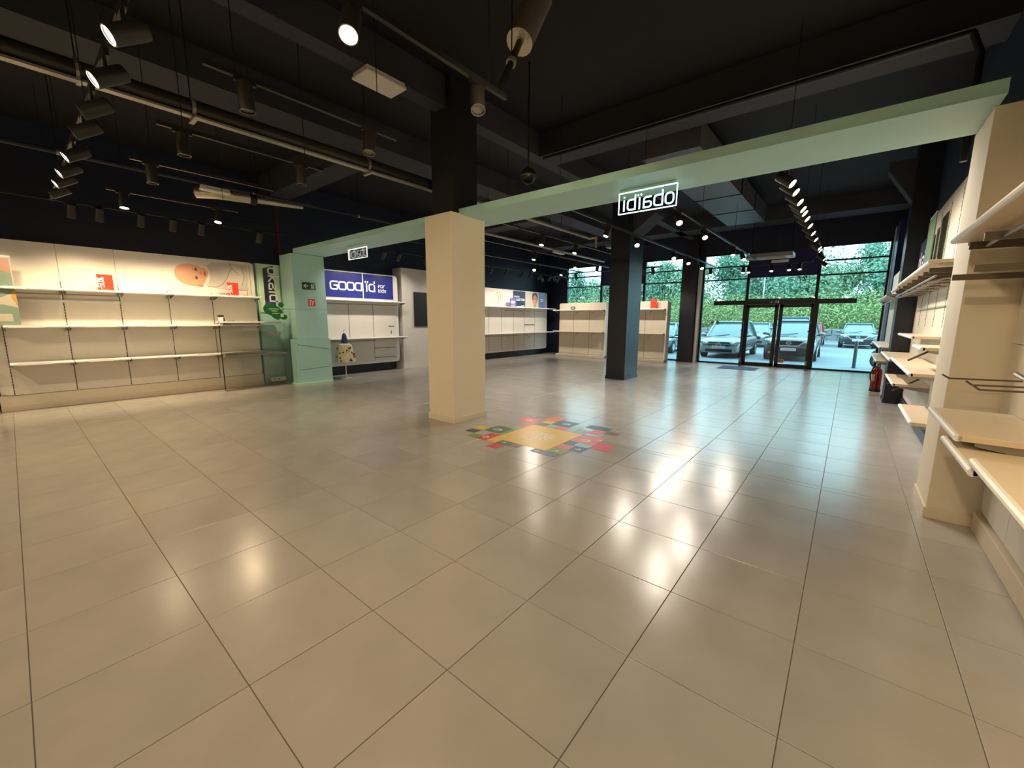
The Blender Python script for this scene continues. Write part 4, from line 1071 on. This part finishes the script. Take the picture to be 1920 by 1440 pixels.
# ================================================================== FLOOR STICKER
fk = thing('floor_sticker', 'colourful floor sticker of squares around a yellow square with a white sun', 'sticker', (-2.48, 3.35, 0))
zz = .0006
def sq_(x0, x1, y0, y1, m, z=zz): return obj('sticker_square', B(x0, x1, y0, y1, z, z + .0012), m, fk)
for a in ((-2.90, -2.05, 2.87, 3.79, 'd_yellow'), (-2.90, -2.73, 2.72, 2.87, 'd_yellow'), (-3.45, -3.27, 2.88, 3.03, 'd_navy'), (-3.46, -3.28, 3.08, 3.23, 'd_yellow'), (-3.25, -3.08, 2.72, 2.86, 'd_lime'),
          (-3.26, -3.08, 2.87, 3.06, 'd_grey'), (-3.26, -2.98, 3.08, 3.40, 'd_green'), (-3.08, -2.905, 2.72, 3.04, 'd_red'), (-2.975, -2.905, 3.10, 3.55, 'd_lime'), (-2.73, -2.54, 2.73, 2.868, 'd_green'), (-2.54, -2.38, 2.73, 2.868, 'd_brown'),
          (-2.72, -2.56, 2.54, 2.72, 'd_red'), (-2.20, -2.05, 2.74, 2.865, 'd_navy'), (-2.05, -1.84, 2.74, 2.865, 'd_teal'), (-2.045, -1.83, 2.87, 3.05, 'd_lime'), (-2.045, -1.86, 3.055, 3.25, 'd_rose'), (-1.855, -1.68, 3.07, 3.27, 'd_navy'),
          (-2.045, -1.90, 3.255, 3.42, 'd_teal'), (-1.90, -1.70, 3.275, 3.42, 'd_sky'), (-2.045, -1.70, 3.425, 3.80, 'd_rose'), (-1.695, -1.46, 3.30, 3.58, 'd_red'), (-3.26, -3.11, 4.12, 4.30, 'd_navy'), (-3.26, -2.98, 3.82, 4.115, 'd_red'),
          (-2.975, -2.82, 3.62, 3.96, 'd_rose') if False else (-2.975, -2.905, 3.56, 3.96, 'd_red'), (-2.90, -2.72, 3.80, 3.96, 'd_brown'), (-2.88, -2.71, 3.965, 4.13, 'd_yellow'), (-2.95, -2.72, 4.135, 4.43, 'd_orange'), (-2.71, -2.55, 3.80, 3.965, 'd_sky'),
          (-2.70, -2.39, 3.97, 4.29, 'd_teal'), (-2.545, -2.36, 3.80, 3.965, 'd_rose'), (-2.355, -2.22, 3.80, 4.1, 'd_sky'), (-2.215, -1.86, 4.14, 4.33, 'd_teal'), (-2.21, -2.05, 3.80, 4.0, 'd_grey'), (-2.04, -1.86, 3.9, 4.135, 'd_rose'), (-1.855, -1.66, 4.02, 4.16, 'd_brown')):
    sq_(*a)
sun = MB()
for k in range(12):
    a = k * math.tau / 12; sun.strokes([[(.10 * math.cos(a), .10 * math.sin(a)), (.18 * math.cos(a), .18 * math.sin(a))]], (-2.44, 3.33, zz + .0013), X_, Y_, Z_, .03, .0006)
sun.strokes([ellipse(0, 0, .06, .05, 14) + [(.06, 0)]], (-2.44, 3.33, zz + .0013), X_, Y_, Z_, .025, .0006)
obj('sun_print', sun, 'd_white', fk)
for (x, y, s) in ((-3.12, 3.22, .07), (-3.0, 2.84, .05), (-2.65, 2.80, .03), (-1.88, 3.56, .07), (-3.1, 3.95, .06), (-2.52, 4.12, .06), (-2.12, 2.80, .03), (-1.94, 2.95, .03), (-1.77, 3.17, .035), (-3.18, 4.2, .025), (-1.75, 3.68, .03)):
    obj('white_print', MB().strokes([[(-s, 0), (0, s * .6), (s, -s * .2)], [(-s * .5, -s * .7), (s * .4, -s * .5), (s * .6, s * .5)]], (x, y, zz + .0013), X_, Y_, Z_, s * .35, .0006), 'd_white', fk)

# ================================================================== LIGHTING TRACKS AND SPOTLIGHTS
ZT = 3.35
me_body = mesh('body', MB().lathe([(.035, -.125), (.052, -.115), (.055, -.10), (.055, .085), (.049, .085), (.047, .070)], n=20), 'lampbody', smooth=True)
me_on = mesh('lens', MB().lathe([(.046, .066), (.046, .076)], n=18), 'lit')
me_off = mesh('lens', MB().lathe([(.046, .066), (.046, .072)], n=18), 'grey')
me_rim = mesh('rim', MB().strokes([ellipse(0, 0, .052, .052, 20) + [(.052, 0)]], (0, 0, .085), X_, Y_, Z_, .006, .003), 'grey')
me_yoke = mesh('yoke', MB().tube((0, 0, 0), (0, 0, -.12), .011, n=8), 'blackmetal')
me_adx = mesh('adapter', MB().box(-.075, .075, -.016, .016, -.022, 0), 'blackmetal')
me_ady = mesh('adapter', MB().box(-.016, .016, -.075, .075, -.022, 0), 'blackmetal')
ORD = ['first', 'second', 'third', 'fourth', 'fifth', 'sixth', 'seventh', 'eighth', 'ninth', 'tenth', 'eleventh', 'twelfth', 'thirteenth', 'fourteenth', 'fifteenth', 'sixteenth']
lamp_data = {}
def spot(label, x, y, axis, lit, aim, power=1.0, angle=95, z=ZT - .018):
    t = thing('track_spotlight', label, 'spotlight', (x, y, z), 'spotlights on the ceiling tracks')
    link('adapter', me_adx if axis == 'X' else me_ady, None, t)
    link('yoke', me_yoke, None, t)
    b = link('body', me_body, None, t, (0, 0, -.13))
    a = Vector(aim).normalized()
    b.rotation_mode = 'QUATERNION'; b.rotation_quaternion = Z_.rotation_difference(a)
    link('lens', me_on if lit else me_off, None, b); link('rim', me_rim, None, b)
    if lit:
        key = (round(power, 2), angle, y > 4.2)
        if key not in lamp_data:
            l = bpy.data.lights.new('spot_beam', 'SPOT'); l.energy = SPOT_W * power * (.85 if y > 4.2 else 1); l.color = COOLER if y > 4.2 else WARM
            l.spot_size = math.radians(angle); l.spot_blend = .7; l.shadow_soft_size = .06; lamp_data[key] = l
        lo = bpy.data.objects.new('spot_beam', lamp_data[key]); COL.objects.link(lo); lo.parent = t
        lo.location = Vector((0, 0, -.13)) + a * .10
        lo.rotation_mode = 'QUATERNION'; lo.rotation_quaternion = Vector((0, 0, -1)).rotation_difference(a)
    return t
def track(desc, axis, fixed, a0, a1, heads, z=ZT):
    """heads: (position, lit, aim, power)"""
    mid = (a0 + a1) / 2
    loc = (mid, fixed, z) if axis == 'X' else (fixed, mid, z)
    t = thing('light_track', 'thin black ' + desc, 'light track', loc, 'ceiling light tracks')
    bx_ = B(a0, a1, fixed - .017, fixed + .017, z - .018, z + .018) if axis == 'X' else B(fixed - .017, fixed + .017, a0, a1, z - .018, z + .018)
    obj('rail', bx_, 'blackmetal', t)
    n = max(2, int((a1 - a0) / 2.2) + 1)
    for k in range(n):
        p = a0 + .2 + (a1 - a0 - .4) * k / (n - 1); q_ = (p, fixed) if axis == 'X' else (fixed, p)
        obj('suspension_wire', MB().tube((*q_, z + .018), (*q_, CEIL), .004, n=5), 'blackmetal', t)
    for k, h in enumerate(heads):
        p, lit, aim, pw = h[:4]; q_ = (p, fixed) if axis == 'X' else (fixed, p)
        spot('%s spotlight from the %s on the %s' % (ORD[k], 'left' if axis == 'X' and heads[0][0] < heads[-1][0] else 'viewer', desc) if len(heads) > 1 else 'single dark spotlight on the ' + desc, *q_, axis, lit, aim, pw, h[4] if len(h) > 4 else 95, z - .018)
DN = (0.05, -.1, -1); WL = (-.46, -.05, -.9); CAMW = (.35, -.55, -.75)
A1 = (0, -.85, -.55); A2 = (-.3, -.85, -.5); FW = (-.15, .8, -.62)
track('light track across the left ceiling', 'X', -.45, -9.0, -2.2,
      [(-2.78, 1, A1, .7), (-3.47, 1, A1, .7), (-4.16, 1, A2, .7), (-4.75, 1, A2, .7), (-5.61, 1, A1, .7), (-6.35, 1, A1, .7), (-6.93, 1, A1, .7), (-7.62, 1, A2, .7)])
track('short light track left of the glaring spotlight', 'Y', -3.05, 0, 1.6, [(.26, 0, (0, .05, -1), 0), (1.29, 0, (.2, -.2, -1), 0)])
track('short light track below the dark duct', 'Y', -4.48, 0, 1.55, [(.19, 0, (0, 0, -1), 0), (1.29, 0, (0, 0, -1), 0)])
track('short light track left of the duct', 'Y', -5.8, 0, 1.5, [(.18, 0, (0, 0, -1), 0)])
track('short light track above the left shelves', 'Y', -7.55, 0, 1.6, [(.17, 1, (.12, -.05, -1), 1.1, 120), (1.31, 1, (.2, -.2, -1), 1.1, 120)])
track('light track along the baby-poster wall', 'Y', -8.95, -2.4, 2.9, [(p, 1, WL, .85, 88) for p in (-2.0, -1.2, -.25, .06, .57, 1.0, 1.42, 2.4)])
track('short light track under the slanted pipe', 'Y', -1.7, .1, 1.7, [(.34, 1, (.35, -.35, -.85), 1.0, 120), (1.37, 0, (.3, -.25, -.9), 0)])
track('added unseen light track above the viewer', 'Y', -.2, -.3, 1.5, [(.2, 1, DN, .6, 130), (.85, 1, (-.75, .5, -.5), 1.3, 100)])  # added out of view to brighten the foreground floor and cream column
track('added unseen light track behind the viewer', 'X', -3.0, -8.5, .8, [(p, 1, FW, 1.6 if p < 0 else .7, 100) for p in (-7.4, -5.4, -3.4, -1.4, .3)])  # extra unseen fixtures behind the camera, lighting column, pillar and floor
track('added unseen light track beside the near right shelving', 'Y', .15, -3.0, 1.6, [(p, 1, (.75, .25, -.65), .9, 105) for p in (-1.6, -.2, 1.2)])  # unseen addition that brightens the near right shelving
track('long light track facing the right-hand shelves', 'Y', -.1, 4.7, 14.6, [(p, 1, (.75, -.15, -.62), .8) for p in (4.92, 5.33, 5.89, 6.35, 6.63, 7.07, 7.69, 8.44, 9.19, 10.45, 10.81, 12.54, 14.1)])
track('light track over the middle of the hall', 'Y', -1.7, 4.4, 13.2, [(6.1, 1, CAMW, 1.1, 120), (7.63, 1, CAMW, 1.1, 120), (10.15, 1, (.1, -.3, -1), 1, 110), (11.33, 1, CAMW, 1, 110)])
track('light track right of the free-standing black column', 'Y', -3.05, 4.4, 14.6, [(6.25, 1, (-.2, -.3, -.9), 1, 110), (7.63, 1, CAMW, 1.1, 120), (9.99, 1, CAMW, 1, 110), (11.23, 1, CAMW, 1, 110), (12.6, 1, CAMW, .8)])
track('light track left of the free-standing black column', 'Y', -4.55, 4.4, 10.4, [(6.26, 1, (.0, -.3, -.9), 1, 110), (7.61, 1, (.0, -.3, -.9), 1, 110)])
track('light track in the far left shop', 'Y', -5.95, 4.6, 12.2, [(7.89, 1, (0, -.3, -.9), 1, 110), (10.0, 1, (0, -.3, -.9), 1, 110), (11.36, 1, (0, -.3, -.9), 1, 110)])
track('light track before the far left shelving', 'Y', -7.4, 4.6, 13.0, [(9.87, 1, CAMW, 1, 110), (11.49, 1, (0, -.3, -.9), 1, 110)])
track('light track along the far left wall', 'Y', -8.95, 4.3, 14.8, [(p, 1, (-.55, -.1, -.8), .62, 105) for p in (4.7, 5.33, 5.79, 6.71, 8.6, 9.5, 10.3, 11.2, 11.7, 12.29, 13.0, 13.6)])
track('light track facing the far window shelves', 'X', 13.0, -9.6, -4.4, [(p, 1, (0, .55, -.8), .6) for p in (-9.3, -8.7, -8.1, -7.7, -5.9, -5.7, -5.0, -4.7)])
track('light track above the entrance door', 'X', 14.5, -3.6, -.4, [(p, 1, (.05, -.4, -.9), .8) for p in (-3.26, -2.26, -2.1, -1.46, -.99, -.72)])

# ================================================================== CEILING EQUIPMENT
def pipe(name, label, cat, pts, r, m, clips=(), n=14):
    t = thing(name, label, cat, pts[0])
    obj('pipe_run', MB().path([Vector(p) for p in pts], r, n), m, t, smooth=True)
    for c in clips:
        obj('clamp', MB().tube(Vector(c) - Y_ * .015, Vector(c) + Y_ * .015, r * 1.25, n=12), 'zinc', t)
        obj('hanger', MB().tube(Vector(c) + Z_ * r, (c[0], c[1], CEIL), .006, n=5), 'blackmetal', t)
    return t
d1 = pipe('air_duct', 'long dark round duct with a pale tray along it on the left ceiling', 'duct', [(-4.72, -3.5, 3.66), (-4.72, 3.6, 3.66)], .085, 'duct', [(-4.72, -.45, 3.66), (-4.72, .35, 3.66), (-4.72, 2.3, 3.66)], 20)
obj('cable_tray', B(-4.70, -4.62, -3.5, 3.6, 3.555, 3.575), 'zinc', d1)
for y in (.35, 2.3): obj('bracket_plate', B(-4.78, -4.55, y - .02, y + .02, 3.53, 3.55), 'zinc', d1)
d2 = pipe('pipe', 'thin grey pipe running along the ceiling above the left shelves', 'pipe', [(-7.66, -3.5, 3.72), (-7.66, 5.2, 3.72)], .028, 'beam', [(-7.66, -.4, 3.72), (-7.66, 1.9, 3.72), (-7.66, 3.9, 3.72)])
fd = thing('foil_duct', 'crinkled silver duct wrap under the grey pipe above the left shelves', 'duct', (-7.7, 1.9, 3.62))
obj('sleeve', MB().path([Vector(p) for p in ((-7.95, 1.15, 3.62), (-7.74, 1.4, 3.62), (-7.70, 1.85, 3.64))], .085, 14), 'foil', fd, smooth=True)
obj('sleeve', MB().tube((-7.70, 1.95, 3.64), (-7.68, 2.75, 3.67), .06, .035), 'foil', fd, smooth=True)
obj('collar', MB().tube((-7.70, 1.85, 3.64), (-7.70, 1.95, 3.64), .095), 'blackmetal', fd)
sp_ = thing('slanted_pipe', 'slanted dark pipe with silver foil wrap near the top of the picture', 'pipe', (-1.85, 1.78, 3.45))
a, b = Vector((-1.86, 1.80, 3.48)), Vector((-1.92, 2.42, 4.55))
obj('pipe_run', MB().tube(a, b, .03), 'blackmetal', sp_, smooth=True)
obj('foil_sleeve', MB().tube(a.lerp(b, .50), b, .12, .14, 18), 'foil', sp_, smooth=True)
obj('clamp', MB().tube(a.lerp(b, .28), a.lerp(b, .31), .045), 'zinc', sp_)
obj('hanger', MB().tube(a.lerp(b, .3), (-1.88, 2.0, CEIL), .006, n=5), 'blackmetal', sp_)
pipe('pipe', 'dark sprinkler pipe running along the beam over the green beam', 'pipe', [(-3.9, 5.35, 4.42), (1.3, 5.35, 4.42), (1.38, 5.35, 4.2), (1.38, 5.35, 3.2)], .03, 'blackmetal', [])
pipe('pipe', 'red vertical pipe rising above the green pillar', 'pipe', [(-10.25, 3.3, 3.06), (-10.25, 3.3, CEIL)], .03, 'redpipe')
pipe('pipe', 'grey pipe along the ceiling of the far left shop', 'pipe', [(-6.35, 4.6, 3.62), (-6.35, 12.6, 3.62)], .035, 'zinc', [(-6.35, 6.5, 3.62), (-6.35, 9.2, 3.62)])
pipe('pipe', 'bent grey pipe along the ceiling left of the free-standing black column', 'pipe', [(-4.95, 4.6, 3.72), (-4.95, 9.0, 3.72), (-4.75, 9.0, 3.72), (-4.75, 9.0, 3.4)], .035, 'zinc', [(-4.95, 5.6, 3.72), (-4.95, 7.6, 3.72)])
bd = thing('box_duct', 'grey rectangular duct under the ceiling behind the green beam', 'duct', (-1.95, 9.4, 4.3))
obj('casing', B(-2.42, -1.48, 6.2, 12.6, 4.3, 4.72), 'ductgrey', bd)
for y in (7.8, 9.4, 11.0): obj('flange', B(-2.44, -1.46, y - .02, y + .02, 4.285, 4.73), 'blackmetal', bd)
for y in (6.6, 12.2): obj('hanger', B(-2.0, -1.96, y - .02, y + .02, 4.72, CEIL), 'blackmetal', bd)
def batten(label, x, y, z, lx, ly, m='white'):
    t = thing('ceiling_fixture', label, 'light fixture', (x, y, z))
    obj('housing', B(x - lx / 2 + .015, x + lx / 2 - .015, y - ly / 2 + .015, y + ly / 2 - .015, z + .03, z + .075), 'white', t, bevel=.005)
    obj('diffuser', B(x - lx / 2, x + lx / 2, y - ly / 2, y + ly / 2, z, z + .035), 'white', t, bevel=.012)
    return t
batten('cream rectangular emergency light fixed under the ceiling beam near the bright spotlight', -4.15, 2.18, 4.425, .34, .56)
batten('cream narrow emergency light under the grey pipe above the left shelves', -7.6, 1.32, 3.60, .12, .42)
batten('pale emergency light on the ceiling beam in the far shop', -4.15, 9.6, 4.425, .3, .5) 
batten('pale emergency light hanging by the grey pipe in the far left shop', -6.3, 9.6, 3.52, .14, .5)
dc_ = thing('dome_camera', 'black round dome camera hanging above the green beam', 'camera', (-2.94, 3.64, CEIL))
obj('rod', MB().tube((-2.94, 3.64, 3.58), (-2.94, 3.64, CEIL), .012), 'blackmetal', dc_)
obj('housing', MB().ball((-2.94, 3.64, 3.50), .105, .105, .105, 24, 16), 'blackmetal', dc_, smooth=True)
obj('rim', MB().tube((-2.94, 3.64, 3.485), (-2.94, 3.64, 3.50), .108, n=24), 'grey', dc_, smooth=True)
def cassette(label, x0, x1, y0, y1, z):
    t = thing('air_curtain', label, 'air unit', ((x0 + x1) / 2, (y0 + y1) / 2, z))
    obj('casing', B(x0, x1, y0, y1, z, z + .12), 'grey', t, bevel=.01)
    obj('intake', B(x0 + .15, x1 - .22, y0 + .08, y1 - .08, z - .004, z + .01), 'black', t)
    for k in range(6):
        y = y0 + .10 + (y1 - y0 - .2) * k / 5
        obj('louvre', B(x0 + .15, x1 - .22, y - .008, y + .008, z - .012, z - .004), 'plaster', t)
    obj('cover', B(x1 - .2, x1 - .02, y0 + .03, y1 - .03, z - .006, z), 'white', t)
    for x in (x0 + .08, x1 - .08): obj('hanger', MB().tube((x, (y0 + y1) / 2, z + .12), (x, (y0 + y1) / 2, CEIL), .012, n=6), 'blackmetal', t)
cassette('pale grey air curtain hanging above the entrance door', -2.0, -.82, 13.4, 14.05, 3.44)
cassette('pale grey ceiling air unit beside the free-standing black column', -5.3, -4.5, 10.6, 11.4, 3.72)
nb = thing('notice', 'small pale notice hanging by the lights above the entrance door', 'sign', (-1.25, 14.3, 3.4))
obj('plate', B(-1.45, -1.0, 14.28, 14.31, 3.36, 3.44), 'white', nb); obj('wire', MB().tube((-1.2, 14.3, 3.44), (-1.2, 14.3, CEIL), .004, n=5), 'blackmetal', nb)
